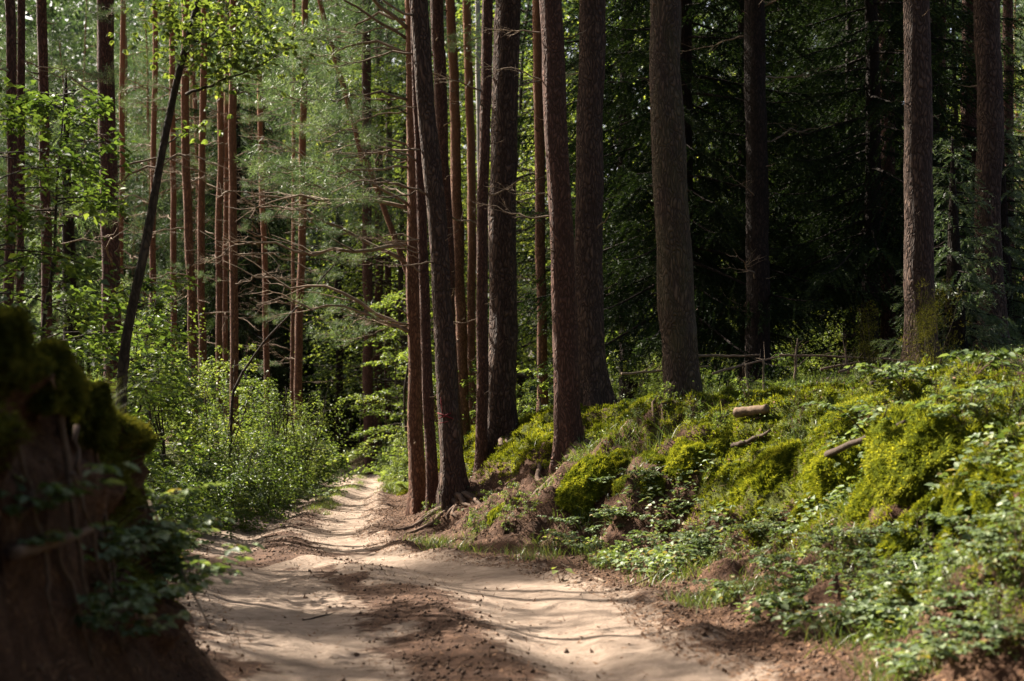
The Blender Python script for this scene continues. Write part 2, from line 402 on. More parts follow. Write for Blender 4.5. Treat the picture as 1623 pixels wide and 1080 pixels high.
def height(x, y):
    x = np.asarray(x, float); y = np.asarray(y, float)
    L, Rr = Ledge(y), Redge(y)
    wd = Rr - L
    u = (x - L) / wd
    z = -0.05 * np.exp(-((u - .27) / .10) ** 2) - 0.055 * np.exp(-((u - .72) / .11) ** 2) + 0.045 * np.exp(-((u - .5) / .10) ** 2)
    z = z * .85 + 0.045 * fbm(u * 7, y * .16, 1.7, 3) + 0.010 * fbm(u * 3, y * .8, 9.7, 2) + 0.013 * fbm(x * 6, y * 4, 4.2, 3)
    z = z + 0.04 * sm((u - .85) / .2) + 0.03 * sm((.12 - u) / .2)
    # right bank
    t = x - Rr
    B = lut(y, [0, 10, 17, 23, 32, 45, 56, 70], [1.42, 1.5, 1.5, 1.35, 1.05, .8, .6, .55])
    W = lut(y, [0, 9, 12.5, 15, 17.5, 20, 23, 50], [2.3, 2.6, 2.8, 3.3, 3.2, 2.5, 2.0, 1.3])
    s = np.clip(t / W, 0, 1)
    prof = 0.55 * sm(s) + 0.45 * sm((s - .25) / .75)
    zr = B * prof + lut(y, [10, 16, 24, 60], [.07, .13, .16, .09]) * np.log1p(np.exp(np.clip((t - W * .8) * 3, -30, 30))) / 3 * np.clip(1.2 - t / 60, .3, 1)
    windrow = 0.10 * np.exp(-((t + .05) / .22) ** 2) * (0.6 + .8 * noise(x * 2.2, y * 2.2, 9.))
    bm = sm((t - .35) / .7) * sm((W + 1.6 - t) / 1.5) * sm((60 - y) / 20)
    gully = np.abs(noise(y * 1.25 + .5 * noise(x, y, 2.), t * .35, 5.))
    lump = 0.30 * fbm(x * 1.15, y * 1.15, 12., 3) + 0.30 * (gully - .30) + 0.17 * fbm(x * 3.6, y * 3.6, 3., 3) + .09 * fbm(x * 9, y * 9, 6., 3)
    zr = zr + windrow * sm((t + .6) / .3) + bm * lump
    flo = sm((t - W) / 2)
    zr = zr + flo * (0.12 * fbm(x * .7, y * .7, 6., 4))
    # left bank
    tl = L - x
    nb = sm((8.6 - y) / 1.2)
    tf = tl + nb * (.13 * noise(y * 1.3, 2.2) + .04 * noise(y * 4.3, 5.) + .012 * noise(y * 11, 7.) + .03)
    Bl = lut(y, [0, 5.0, 6.0, 6.6, 7.2, 7.6, 8.6, 10, 20, 45, 60], [1.95, 1.80, 1.66, 1.64, 1.58, 1.42, 1.1, 1.0, 1.05, .8, .6])
    Wl = lut(y, [0, 7.2, 8.5, 12, 60], [.40, .40, 1.0, 1.7, 1.4])
    s = np.clip(tl / Wl, 0, 1)
    steep = .36 * sm((tf + .27) / .47) + .54 * sm((tf - .04) / .20) + .10 * sm((tf - .2) / .5)
    zl = Bl * ((1 - nb) * (0.75 * sm(s) + .25 * s) + nb * steep) + 0.13 * np.maximum(0, tl - Wl) * np.clip(1.2 - tl / 50, .3, 1)
    bl = sm((tl - .1) / .35) * sm((Wl + 1.2 - tl) / 1.)
    zl = zl + bl * (0.22 * fbm(x * 1.6, y * 1.6, 21., 3) + .20 * (np.abs(noise(y * 1.7, tl * .5, 25.)) - .3) + .08 * fbm(x * 5, y * 5, 2., 3))
    zl = zl + 0.12 * sm(tl / 2) * fbm(x * .7, y * .7, 7., 4)
    zl = zl + 0.035 * np.exp(-((tl + .03) / .2) ** 2)
    return z + np.where(t > -.6, zr, 0) + np.where(tl > -.6, zl, 0) - hollow(x, y) * .36 + ledge(x, y)

def displace(X, Y, Z):
    tl0 = Ledge(Y) - X; t0 = X - Redge(Y)
    wl = sm((tl0 + .05) / .15) * sm((1.1 - tl0) / .5) * sm((10 - Y) / 2) * sm((Y - 1) / 2)
    wr = sm((t0 - .3) / .4) * sm((3.2 - t0) / .8) * sm((34 - Y) / 8)
    ax = .30 * fbm(Y * 1.9, Z * 3.6, 3.3, 4) + .10 * fbm(Y * 8, Z * 8, 9., 3) + .06 * noise(Z * 8 + Y * 1.4, Y * .9, 4.)
    ay = .14 * fbm(Y * 3.2, Z * 4.2, 13.3, 3)
    X2 = X + wl * (ax + .02) + wr * .16 * fbm(X * 2.6, Y * 2.6, Z * 5, 3)
    Y2 = Y + wl * ay + wr * .14 * fbm(X * 2.6 + 40, Y * 2.6, Z * 5, 3)
    return X2, Y2
def gz(x, y): return float(height(np.array([x]), np.array([y]))[0])
def normal(x, y, e=0.06):
    dx = (height(x + e, y) - height(x - e, y)) / (2 * e); dy = (height(x, y + e) - height(x, y - e)) / (2 * e)
    return unit(np.stack([-dx, -dy, np.ones_like(dx)], -1))

def moss_f(x, y):
    t = x - Redge(y); tl = Ledge(y) - x
    f = fbm(x * .8, y * .8, 31., 4)
    nearr = lut(y, [6, 10, 13.5, 15.2, 18, 20, 24, 40], [1.15, 1.0, 1.1, 1.75, 1.6, 1.2, .7, .5])
    r = sm((t - nearr + .7 * f + .15) / .6) * sm((6.2 + 1.5 * f - t) / 2.5) * (0.55 + .9 * f + .35)
    l_ = sm((tl - .22 + .55 * f) / .2) * sm((3.5 - tl) / 1.5) * (.6 + .8 * f)
    return np.clip(np.where(t > 0, r, np.where(tl > 0, l_, 0)), 0, 1) * np.clip(1.5 - 1.7 * hollow(x, y), 0, 1)

def sand_f(x, y):
    L, Rr = Ledge(y), Redge(y); u = (x - L) / (Rr - L); t = x - Rr; tl = L - x
    f = fbm(x * 1.4, y * 1.0, 41., 4); f2 = fbm(x * 3.5, y * 3.5, 44., 3)
    sand = 0.95 - .66 * np.exp(-((u - .48) / .15) ** 2) * sm((f + .50) / .40) * lut(y, [4, 9, 20, 30], [1.25, 1.2, 1., .5]) \
        - .5 * sm((u - .86) / .16) - .4 * sm((.10 - u) / .12) + .5 * np.minimum(f2, 0) * .8
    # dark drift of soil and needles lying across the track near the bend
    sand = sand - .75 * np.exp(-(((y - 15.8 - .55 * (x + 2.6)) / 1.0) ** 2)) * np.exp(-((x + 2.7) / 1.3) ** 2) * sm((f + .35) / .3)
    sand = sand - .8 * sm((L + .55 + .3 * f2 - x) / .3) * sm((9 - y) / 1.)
    sand = np.where(t > .1, -.25 + .25 * f + .25 * np.exp(-((t - .2) / .3) ** 2), sand)
    return np.where(tl > .05, -.35 + .2 * f, sand)

def px_at(x, y, d):           # world point seen at photograph pixel (x, y) at depth d
    return np.array([(x - CX) / FPX * d, d, CAMZ - (y - HZ) / FPX * d])
def to_px(p):
    p = np.asarray(p)
    return CX + p[..., 0] / p[..., 1] * FPX, HZ - (p[..., 2] - CAMZ) / p[..., 1] * FPX

def ray_ground(px, py, d0=5, d1=60):
    d = np.arange(d0, d1, .05)
    X = (px - CX) / FPX * d; Z = CAMZ - (py - HZ) / FPX * d
    hit = np.nonzero(height(X, d) > Z)[0]
    return float(d[hit[0]]) if len(hit) else None

def build_terrain():
    ys = [-8.0]
    while ys[-1] < 150:
        ys.append(ys[-1] + max(.055, .0046 * abs(ys[-1])))
    ys = np.array(ys)
    off = np.unique(np.round(np.concatenate([np.arange(-5.2, 7.2, .045), np.arange(-2.35, -1.5, .014)]), 4))
    g = [.06]
    while sum(g) < 75: g.append(g[-1] * 1.07)
    g = np.cumsum(g)
    off = np.concatenate([-5.2 - g[::-1], off, off[-1] + g])
    # columns follow the near road; beyond the bend they run straight on
    cx = np.interp(ys, [-8, 8, 12, 15, 18, 24, 40, 60, 150], [0, 0, -.5, -1.2, -2.4, -3.2, -4.2, -5.5, -9])
    X = cx[:, None] + off[None, :]; Y = np.repeat(ys[:, None], len(off), 1)
    Z = height(X, Y)
    nr, nc = X.shape
    X2, Y2 = displace(X, Y, Z)
    v = np.stack([X2, Y2, Z], -1).reshape(-1, 3)
    i = np.arange(nr - 1)[:, None] * nc; j = np.arange(nc - 1)[None, :]
    q = np.stack([i + j, i + j + 1, i + nc + j + 1, i + nc + j], -1).reshape(-1, 4)
    x, y = v[:, 0], v[:, 1]
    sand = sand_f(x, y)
    moss = moss_f(x, y)
    xc, yc = v[q].mean(1)[:, 0], v[q].mean(1)[:, 1]
    Rc, Lc = Redge(yc), Ledge(yc)
    kind = np.where((xc <= Rc) & (xc >= Lc), 0, np.where((xc > Rc) & (xc < Rc + 3.0) & (yc < 60), 1, np.where((xc < Lc) & (xc > Lc - 1.6) & (yc < 60), 2, 3)))
    for k, nm in enumerate(['dirt_road', 'right_bank', 'left_bank', 'forest_floor']):
        qq = q[kind == k]
        ids, inv = np.unique(qq, return_inverse=True)
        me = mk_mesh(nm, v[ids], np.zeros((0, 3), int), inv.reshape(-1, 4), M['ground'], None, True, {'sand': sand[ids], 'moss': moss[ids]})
        o = bpy.data.objects.new(nm, me); COL.objects.link(o); o['kind'] = 'structure'
        o['label'] = {'dirt_road': 'sandy dirt track with two wheel ruts winding away', 'right_bank': 'eroded earth bank with moss and roots beside the track',
                      'left_bank': 'steep dark earth bank beside the track', 'forest_floor': 'forest floor of moss and needle litter under the trees'}[nm]
        o['category'] = {'dirt_road': 'road', 'right_bank': 'bank', 'left_bank': 'bank', 'forest_floor': 'ground'}[nm]
build_terrain()

# ------------------------------------------------------------------ scene-graph helpers
def tag(o, label, cat, group=None, kind=None):
    if label: o['label'] = label
    if cat: o['category'] = cat
    if group: o['group'] = group
    if kind: o['kind'] = kind
    return o
def root(name, loc, label, cat, group=None, rz=0):
    o = bpy.data.objects.new(name, None); COL.objects.link(o)
    o.empty_display_size = .2
    o.location = loc; o.rotation_euler = (0, 0, rz)
    return tag(o, label, cat, group)
def part(name, me, parent, loc=(0, 0, 0), rot=(0, 0, 0), sc=1.0):
    o = bpy.data.objects.new(name, me); COL.objects.link(o)
    o.parent = parent; o.location = loc; o.rotation_euler = rot
    o.scale = (sc, sc, sc) if np.isscalar(sc) else sc
    return o
def dup(r, loc, rz=0, sc=1.0, label=None, group=None):
    n = r.copy(); COL.objects.link(n); n.location = loc; n.rotation_euler = (0, 0, rz); n.scale = (sc, sc, sc)
    if label: n['label'] = label
    if group: n['group'] = group
    for ch in r.children:
        c = ch.copy(); COL.objects.link(c); c.parent = n
        for g_ in ch.children:
            d = g_.copy(); COL.objects.link(d); d.parent = c
    return n

# ------------------------------------------------------------------ crowns thinned to cast chosen sun and shade
def lit_fraction(x, y):
    """how open the canopy is along the sun's path to ground point (x, y)"""
    t = x - Redge(y); tl = Ledge(y) - x
    on = (t < 0) & (tl < 0)
    r = np.full(x.shape, .30)
    r = np.where(on, lut(y, [3, 8, 9.5, 11, 13, 15, 18, 24, 30], [.08, .32, .54, .68, .52, .36, .54, .66, .66]), r)
    r = np.where(on & (x < -.9) & (y < 14), .24, r)
    r = np.where((t > 0) & (t < 4.2), lut(y, [6, 9, 13, 17, 24], [.96, .96, .92, .78, .70]), r)
    r = np.where((t >= 4.2), np.where(y > 13, .28, lut(t, [4.2, 7], [.62, .5])), r)
    r = np.where((t > 3.5) & (x / np.maximum(y, 1) > .30) & (y < 20), .6, r)
    r = np.where((tl > 0), lut(y, [5, 7.8, 8.6, 13, 18, 26], [.22, .25, .5, .48, .76, .85]), r)
    r = np.where((x + 2.05) ** 2 + (y - 7.15) ** 2 < .9, .97, r)      # the gap that lights the grass tuft
    return r
def canopy_keep(C, g=rng):
    """C (n,3) clump centres -> which ones are kept"""
    z = height(C[:, 0] - S[0] / S[2] * C[:, 2], C[:, 1] - S[1] / S[2] * C[:, 2])
    kh = (C[:, 2] - 1.65) / S[2]
    zh = height(C[:, 0] - S[0] * kh, C[:, 1] - S[1] * kh)      # does the ray meet the top of a bank first?
    z = np.where(zh > 1.0, zh, np.clip(z, 0, 2.2))
    k = (C[:, 2] - z) / S[2]
    gx, gy = C[:, 0] - S[0] * k, C[:, 1] - S[1] * k
    n = np.full(len(C), -9.)
    for ox, oy in ((0, 0), (.2, 0), (-.2, 0), (0, .25), (0, -.25)):
        n = np.maximum(n, (.65 * fbm(((gx + ox) * .77 - (gy + oy) * .64) * .75, ((gx + ox) * .64 + (gy + oy) * .77) * 2.1, 77., 3) + .55 * fbm((gx + ox) * 1.2, (gy + oy) * 1.2, 79., 2)) * 1.3)
    thr = 1 - 2 * lit_fraction(gx, gy)
    return n < thr * .75

# ------------------------------------------------------------------ tree pieces
def tuft_cloud(mb, C, r, n, L, W, g=rng, tone0=.5, up=.25, mat=0):
    """needle tufts: n slivers round each centre"""
    C = np.asarray(C); k = len(C)
    if not k: return
    P = np.repeat(C, n, 0); d = rdir(k * n, g); d[:, 2] = d[:, 2] * .75
    rr = r * np.cbrt(g.random(k * n))[:, None]
    P = P + d * rr
    D = unit(d + .7 * rdir(k * n, g) + [0, 0, up])
    tone = np.repeat(np.clip(tone0 + .22 * g.normal(size=k), 0, 1), n) + .12 * g.normal(size=k * n)
    slivers(mb, P, D, L * (.7 + .6 * g.random(k * n)), W, tone, mat)

def crown_centres(path, z0, z1, rad, n, g):
    """clump centres on a whorled crown round the upper path (local coordinates)"""
    f = g.random(n) ** .9
    z = z0 + (z1 - z0) * f
    prof = np.minimum(1, .45 + 1.6 * f) * np.sqrt(np.clip(1.02 - f ** 2.2, .02, 1))
    a = g.random(n) * 2 * math.pi
    rr = rad * prof * np.sqrt(.12 + .88 * g.random(n))
    x = np.interp(z, path[:, 2], path[:, 0]); y = np.interp(z, path[:, 2], path[:, 1])
    return np.stack([x + rr * np.cos(a), y + rr * np.sin(a), z + .25 * g.normal(size=n) + .12 * rr], -1)

def dead_branch(seed, n_side=7, needles=False, thick=.0115, droop=.12):
    """pine branch along +X, 1 m long nominal"""
    g = np.random.default_rng(seed); mb = MB()
    k = 12; s = np.linspace(0, 1, k)
    wob = np.cumsum(g.normal(size=(k, 2)) * .022, 0)
    up = g.uniform(-.05, .35)
    P = np.stack([s, wob[:, 0], up * s - droop * s ** 2 * 1.6 + wob[:, 1] + .12 * s ** 4], -1); P -= P[0]
    tube(mb, P, thick * (1 - .86 * s), 6, 0, .5 + .3 * g.normal())
    tips = [P[-1]]
    for q in range(n_side):
        f = g.uniform(.25, .95); b = np.array([np.interp(f, s, P[:, c]) for c in range(3)])
        sd = g.choice([-1, 1]); ln = g.uniform(.15, .48) * (1.1 - f * .6)
        d = unit(np.array([g.uniform(.5, 1.1), sd * g.uniform(.4, 1.0), g.uniform(-.25, .35)]))
        ss = np.linspace(0, 1, 6)
        Q = b + d * ss[:, None] * ln + np.stack([0 * ss, 0 * ss, g.uniform(-.12, .2) * ss ** 2 * ln], -1) + np.cumsum(g.normal(size=(6, 3)) * .008, 0) * (ss[:, None] > 0)
        tube(mb, Q, thick * .38 * (1 - .75 * ss), 4, 0, .5 + .2 * g.normal(), cap=False)
        tips += [Q[-1], Q[3]]
        for q2 in range(g.integers(1, 4)):
            f2 = g.integers(2, 5); d2 = unit(d + rdir(1, g)[0] * .8)
            l2 = ln * g.uniform(.2, .5); s2 = np.linspace(0, 1, 4)
            Q2 = Q[f2] + d2 * s2[:, None] * l2 + np.stack([0 * s2, 0 * s2, .15 * s2 ** 2 * l2], -1)
            tube(mb, Q2, thick * .2 * (1 - .6 * s2), 3, 0, .5, cap=False)
            tips.append(Q2[-1])
    mats = [M['dead']]
    if needles:
        tuft_cloud(mb, np.array(tips), .04, 46, .040, .0030, g, .5, .2, 1); mats.append(M['needle'])
    return mb.mesh('branch', mats)

BR = [dead_branch(100 + k, 5 + k % 5) for k in range(8)]
BRL = [dead_branch(200 + k, 12, True, .0085, .05) for k in range(5)]
STUB = [dead_branch(300 + k, 1, False, .05, 0.02) for k in range(3)]

def spruce_boughs(mb, P, s, ln, g, mat=0, step=.026, dens=1.0, W=.016):
    """needle sprays hanging either side of a bough path P (param s 0..1, length ln)"""
    m = max(4, int(ln / .11 * dens))
    f = np.sort(g.uniform(.12, 1.0, 2 * m)); sd = np.where(np.arange(2 * m) % 2, 1, -1)
    B = np.stack([np.interp(f, s, P[:, c]) for c in range(3)], -1)
    t = unit(np.stack([np.interp(f, s, np.gradient(P[:, c])) for c in range(3)], -1))
    sidev = unit(np.cross(t, [0, 0, 1.0])) * sd[:, None]
    tl = ln * .42 * (1.05 - f) + .12; tl *= g.uniform(.6, 1.2, 2 * m)
    D = unit(t * .8 + sidev * .8 + np.array([0, 0, -.28])[None] * g.uniform(.4, 2.0, (2 * m, 1)))
    Ps, Ds, tn = [], [], []
    for k in range(2 * m):
        c = max(3, int(tl[k] / step)); q = np.linspace(0.05, 1, c)
        pts = B[k] + D[k] * (q * tl[k])[:, None]; pts[:, 2] -= .35 * tl[k] * q ** 2
        Ps.append(np.repeat(pts, 2, 0)); Ds.append(np.repeat(np.broadcast_to(D[k], (c, 3)), 2, 0))
        tn.append(np.full(2 * c, .35 + .35 * f[k] + .15 * g.normal()) + np.repeat(.25 * q, 2))
    Ps, Ds, tn = np.concatenate(Ps), np.concatenate(Ds), np.concatenate(tn)
    n = len(Ps)
    slivers(mb, Ps, Ds + .75 * rdir(n, g), .062 * g.uniform(.7, 1.3, n), W, tn + .08 * g.normal(size=n), mat)

def spruce_variant(seed, H=20., z0=1.6, rad=3.0, nb=130, step=.03, W=.027, dens=1.1, mat='needle_dk'):
    g = np.random.default_rng(seed)
    tr = MB(); zz = np.linspace(-.2, H, 30)
    path = np.stack([.06 * noise(zz * .2, seed), .06 * noise(zz * .2, seed + 9.), zz], -1)
    rr = .19 * (1 - zz / H * .93) + .10 * np.exp(-np.maximum(zz, 0) / .3)
    tube(tr, path, rr, 12)
    cb = MB()
    for k in range(nb):
        f = (k + g.random()) / nb; z = z0 + (H - z0) * f ** 1.25; a = k * 2.399 + g.normal() * .3
        ln = rad * (1 - (z - z0) / (H - z0)) ** .75 * g.uniform(.65, 1.12) + .15
        s = np.linspace(0, 1, 10)
        dz = ln * (-.05 * s - .55 * s ** 1.5 * (1 - f * .9) + .28 * s ** 3)
        P = np.stack([np.cos(a) * s * ln, np.sin(a) * s * ln, z + dz], -1)
        tube(tr, P, .022 * (1 - .8 * s) * (.6 + ln / 4), 4, 0, .5, cap=False)
        spruce_boughs(cb, P, s, ln, g, 0, step, dens, W)
    return tr.mesh('trunk', M['bark_spruce']), cb.mesh('crown', M[mat])

def pine_far_variant(seed, H=21., z0=5., rad=2.6, n=520, mat='needle', bark='bark_orange', tn=46):
    g = np.random.default_rng(seed); tr = MB(); zz = np.linspace(-.3, H, 26)
    path = np.stack([.25 * noise(zz * .13, seed), .25 * noise(zz * .13, seed + 9.), zz], -1); path[:, :2] -= path[0, :2]
    tube(tr, path, .135 * (1 - zz / H * .85) + .05 * np.exp(-np.maximum(zz, 0) / .3), 10)
    C = crown_centres(path, z0, H + .3, rad, n, g)
    for k in range(46):     # limbs to some clumps, bare stubs low down
        c = C[g.integers(len(C))]; zb = max(.5, c[2] - .35 * np.hypot(c[0], c[1]))
        b = np.array([np.interp(zb, zz, path[:, 0]), np.interp(zb, zz, path[:, 1]), zb])
        s = np.linspace(0, 1, 6)[:, None]
        tube(tr, b + (c - b) * s + np.array([0, 0, .2]) * s * (1 - s), .022 * (1 - .8 * s[:, 0]), 4, 0, .6, cap=False)
    for k in range(26):
        zb = g.uniform(1.2, z0 + 2); a = g.random() * 6.28; l_ = g.uniform(.4, 1.5)
        b = np.array([np.interp(zb, zz, path[:, 0]), np.interp(zb, zz, path[:, 1]), zb]); s = np.linspace(0, 1, 6)[:, None]
        d = np.array([math.cos(a), math.sin(a), g.uniform(-.3, .3)])
        tube(tr, b + d * s * l_ - np.array([0, 0, .2]) * s ** 2 * l_, .012 * (1 - .8 * s[:, 0]), 3, 1, .7, cap=False)
    cb = MB(); tuft_cloud(cb, C, .23, tn, .14, .018, g, .5)
    return tr.mesh('trunk', [M[bark], M['dead']]), cb.mesh('crown', M[mat])

def broadleaf(seed, H, rad, z0, nl, leaf=.075, stem=.05, mat='leaf', bark='bark_thin', nlimb=26, flat=.75, lean=0., hexa=False, multi=1):
    """leafy tree or shrub: limbs with flat sprays of leaves; returns (stem mesh, crown mesh)"""
    g = np.random.default_rng(seed); tr = MB(); cb = MB()
    stems = []
    for m_ in range(multi):
        zz = np.linspace(-.1, H * g.uniform(.75, 1.) if multi > 1 else H, 14)
        a = g.random() * 6.28; le = (lean if multi == 1 else g.uniform(.15, .55))
        f = np.clip(zz / H, 0, 1)
        st = np.stack([math.cos(a) * le * H * f ** 1.3 + .04 * H * noise(f * 3, seed + m_), math.sin(a) * le * H * f ** 1.3 + .04 * H * noise(f * 3, seed + m_ + 50), zz], -1)
        st[:, :2] -= st[0, :2]
        tube(tr, st, stem * (1 - .85 * f), 7 if multi == 1 else 5); stems.append(st)
    per = max(3, nl // nlimb)
    for k in range(nlimb):
        st = stems[k % multi]
        f = g.uniform(z0 / H, .98); i = f * (len(st) - 1); i0 = int(min(i, len(st) - 2)); b = st[i0] + (st[i0 + 1] - st[i0]) * (i - i0)
        a = g.random() * 6.28; ln = rad * g.uniform(.45, 1.1) * math.sqrt(max(.12, 1 - ((f - .35) / .75) ** 2))
        s = np.linspace(0, 1, 7)
        rise = g.uniform(.05, .55)
        P = b + np.stack([np.cos(a) * s * ln, np.sin(a) * s * ln, ln * (rise * s - .35 * s ** 2)], -1) + np.cumsum(g.normal(size=(7, 3)) * .02 * ln, 0) * (s[:, None] > 0)
        tube(tr, P, stem * .3 * (1 - .8 * s) * (.5 + ln / max(rad, .01) * .5), 4, cap=False)
        fs = g.uniform(.15, 1.0, per) ** .7
        B = np.stack([np.interp(fs, s, P[:, c]) for c in range(3)], -1)
        aa = a + g.normal(size=per) * .9
        off = g.uniform(0, .32, per) * ln * (1.15 - fs)
        Pl = B + np.stack([np.cos(aa) * off, np.sin(aa) * off, -.25 * off + (1 - flat) * .35 * ln * g.normal(size=per)], -1)
        ad = aa + g.normal(size=per) * .8
        D = np.stack([np.cos(ad), np.sin(ad), -.15 + .3 * g.normal(size=per)], -1)
        U = unit(np.stack([.45 * g.normal(size=per), .45 * g.normal(size=per), np.ones(per)], -1))
        L_ = leaf * g.uniform(.6, 1.25, per)
        leaves(cb, Pl, D, U, L_, L_ * .62, np.clip(.5 + .14 * g.normal() + .18 * g.normal(size=per), 0, 1), 0, .18, .15, hexa)
    return tr.mesh('stem', M[bark]), cb.mesh('crown', M[mat])

def trunk_path(px, d, H, wb=16):
    """pixel outline centre points (top to base) -> local path rising from the ground; returns base, path"""
    pts = [px_at(x, y, d) for x, y in px]
    b = pts[-1]; z0 = gz(b[0], d)
    base = np.array([b[0], d, z0])
    P = np.array([[p[0], d, p[2]] for p in pts[::-1]]) - base
    P[0] = [0, 0, -.25]
    P = P[np.concatenate([[True], P[1:, 2] > .3])]
    dirv = (P[-1] - P[-2]) / max(.2, P[-1, 2] - P[-2, 2])
    top = P[-1, 2]
    if H > top:
        ext = np.linspace(top, H, 7)[1:]
        e = np.array([P[-1] + np.array([dirv[0] * (z - top) * (1 - .4 * (z - top) / (H - top)), 0, z - top]) for z in ext])
        P = np.concatenate([P, e])
    zz = np.concatenate([np.arange(-.25, 1.2, .09), np.arange(1.2, 7, .25), np.arange(7, H + .01, .8)])
    Q = np.stack([np.interp(zz, P[:, 2], P[:, 0]), np.zeros_like(zz), zz], -1)
    k = np.array([1, 2, 3, 2, 1.]) / 9
    Q[2:-2, 0] = np.convolve(Q[:, 0], k, 'valid')
    wv = np.clip(Q[:, 2] / 1.5, 0, 1) * d / FPX * min(7, .26 * wb)
    Q[:, 0] += wv * (fbm(Q[:, 2] * .55, px[0][0] * .37, 0., 3)); Q[:, 1] += wv * fbm(Q[:, 2] * .55, px[0][0] * .37 + 9, 0., 3)
    return base, Q

def pine(name, label, px, d, wb, wt, H=20., bark='bark', flare=.35, branches=(), nstub=10, crown=(9., 2.6, 170), ctrl=False, group=None, seed=0, needles_tn=90, cat='tree', roots=0):
    g = np.random.default_rng(seed + 1000)
    base, Q = trunk_path(px, d, H, wb)
    r = root(name, base, label, cat, group)
    zt = CAMZ + HZ / FPX * d - base[2]
    rb, rt = wb * d / FPX / 2, wt * d / FPX / 2
    z = Q[:, 2]
    rad = np.where(z < zt, rb + (rt - rb) * np.clip(z / zt, 0, 1), rt * np.clip(1 - (z - zt) / max(.1, H - zt) * .88, .1, 1))
    fl = 1.9 * flare * np.exp(-np.maximum(z, 0) / .30)
    nlob = g.integers(3, 6); ph = g.random() * 6
    def lob(th, i):
        zi = z[i]
        return 1 + fl[i] * (1 + .9 * np.sin(th * nlob + ph)) + .09 * noise(np.cos(th) * 1.6 + seed, np.sin(th) * 1.6, zi * 1.2) + .05 * noise(np.cos(th) * 5, np.sin(th) * 5 + seed, zi * 5)
    mb = MB(); tube(mb, Q, rad, 22 if wb > 20 else 14, lobes=lob)
    part('trunk', mb.mesh('trunk', M[bark]), r)
    def at(zv): return np.array([np.interp(zv, z, Q[:, 0]), 0, zv]), float(np.interp(zv, z, rad))
    for (zv, az, ln, var, tilt) in branches:
        p, rr = at(zv)
        me = BRL[var % 5] if var >= 100 else BR[var % 8]
        p = p + np.array([math.cos(az), math.sin(az), 0]) * rr * .8
        part('branch', me, r, p, (g.uniform(-.4, .4), -tilt, az), ln)
    for k in range(nstub):
        zv = g.uniform(1.0, min(zt + 1, H * .5)); az = g.random() * 6.28
        p, rr = at(zv); p = p + np.array([math.cos(az), math.sin(az), 0]) * rr * .8
        part('stub', STUB[k % 3], r, p, (0, g.uniform(-.3, .2), az), g.uniform(.10, .32))
    if crown:
        z0, cr, n = crown
        C = crown_centres(Q, z0, H + .3, cr, n, g)
        if ctrl: C = C[canopy_keep(C + base, g)]
        if len(C):
            cb = MB(); tuft_cloud(cb, C, .42, needles_tn, .16, .024, g, .5)
            part('crown', cb.mesh('crown', M['needle']), r)
    for k in range(roots):
        az = -math.pi / 2 + g.uniform(-1.6, .9); ln = g.uniform(.6, 1.7); s = np.linspace(0, 1, 14)
        azs = az + np.cumsum(g.normal(size=14) * .12)
        X = base[0] + np.cumsum(np.cos(azs)) * ln / 14; Y = base[1] + np.cumsum(np.sin(azs)) * ln / 14
        Zr = height(X, Y); X, Y = displace(X, Y, Zr); Zr = Zr + .025 - .045 * s
        P = np.stack([X, Y, Zr], -1) - base
        mb = MB(); tube(mb, P, (.05 - .04 * s) * (rb / .17), 7, lobes=lambda th, i: 1 + .15 * np.sin(th * 2 + i))
        part('root', mb.mesh('root', M['root']), r)
    return r, base, Q

PI = math.pi
def left_branches(zs, d, seed, lens=(1.2, 2.6), live=.5, az=(PI - .6, PI + .6)):
    g = np.random.default_rng(seed); out = []
    for zv in zs:
        lv = g.random() < live
        out.append((zv, g.uniform(*az), g.uniform(*lens), (100 if lv else 0) + int(g.integers(0, 8)), g.uniform(-.25, .15)))
    return out

# ------------------------------------------------------------------ pines on the mossy bank
RZ = lambda lo, hi, n, s: np.random.default_rng(s).uniform(lo, hi, n)
pine('pine_tree', 'leaning dark pine at the bank edge with a red paint mark near its foot', [(663, -10), (672, 150), (690, 330), (702, 520), (712, 680), (722, 785)], 19.0, 34, 28, 19, 'bark', .25,
     left_branches([3.1, 4.0, 4.6, 5.2, 5.9, 6.4], 19, 1, (.9, 2.0), .4), 8, seed=1, roots=10)
pine('pine_tree', 'red-barked straight pine with many broken side stubs, behind the leaning marked pine', [(650, -10), (653, 200), (657, 400), (662, 690)], 22.5, 25, 19, 21, 'bark_orange', .2,
     left_branches(RZ(2.6, 8.4, 26, 5), 22, 2, (1.2, 3.3), .42, (PI - .75, PI + .75)), 30, seed=2)
pine('pine_tree', 'slim pine stem touching the leaning marked pine on its road side', [(655, -10), (664, 200), (672, 400), (680, 600), (686, 758)], 19.6, 19, 13, 17, 'bark_red', .2,
     left_branches(RZ(2.2, 6.4, 8, 6), 19, 3, (.7, 1.8), .3), 12, seed=3)
pine('pine_tree', 'brown pine trunk just behind the leaning marked pine', [(689, -10), (700, 200), (709, 400), (718, 560), (729, 725)], 24.5, 15, 21, 20, 'bark_red', .15,
     left_branches(RZ(3, 8, 6, 7), 24, 4, (.6, 1.6), .3, (-.6, 3.6)), 14, seed=4)
pine('pine_tree', 'orange-brown slender pine between the leaning marked pine and the broad cracked pine', [(712, -10), (722, 250), (729, 450), (737, 617)], 30, 19, 15, 21, 'bark_orange', .15,
     left_branches(RZ(3, 9, 7, 8), 30, 5, (.6, 1.8), .2, (-.6, 3.6)), 14, seed=5)
pine('pine_tree', 'thin far pine in the gap left of the broad cracked pine', [(741, -10), (746, 300), (749, 600)], 36, 14, 13, 21, 'bark_orange', .15, (), 16, seed=6)
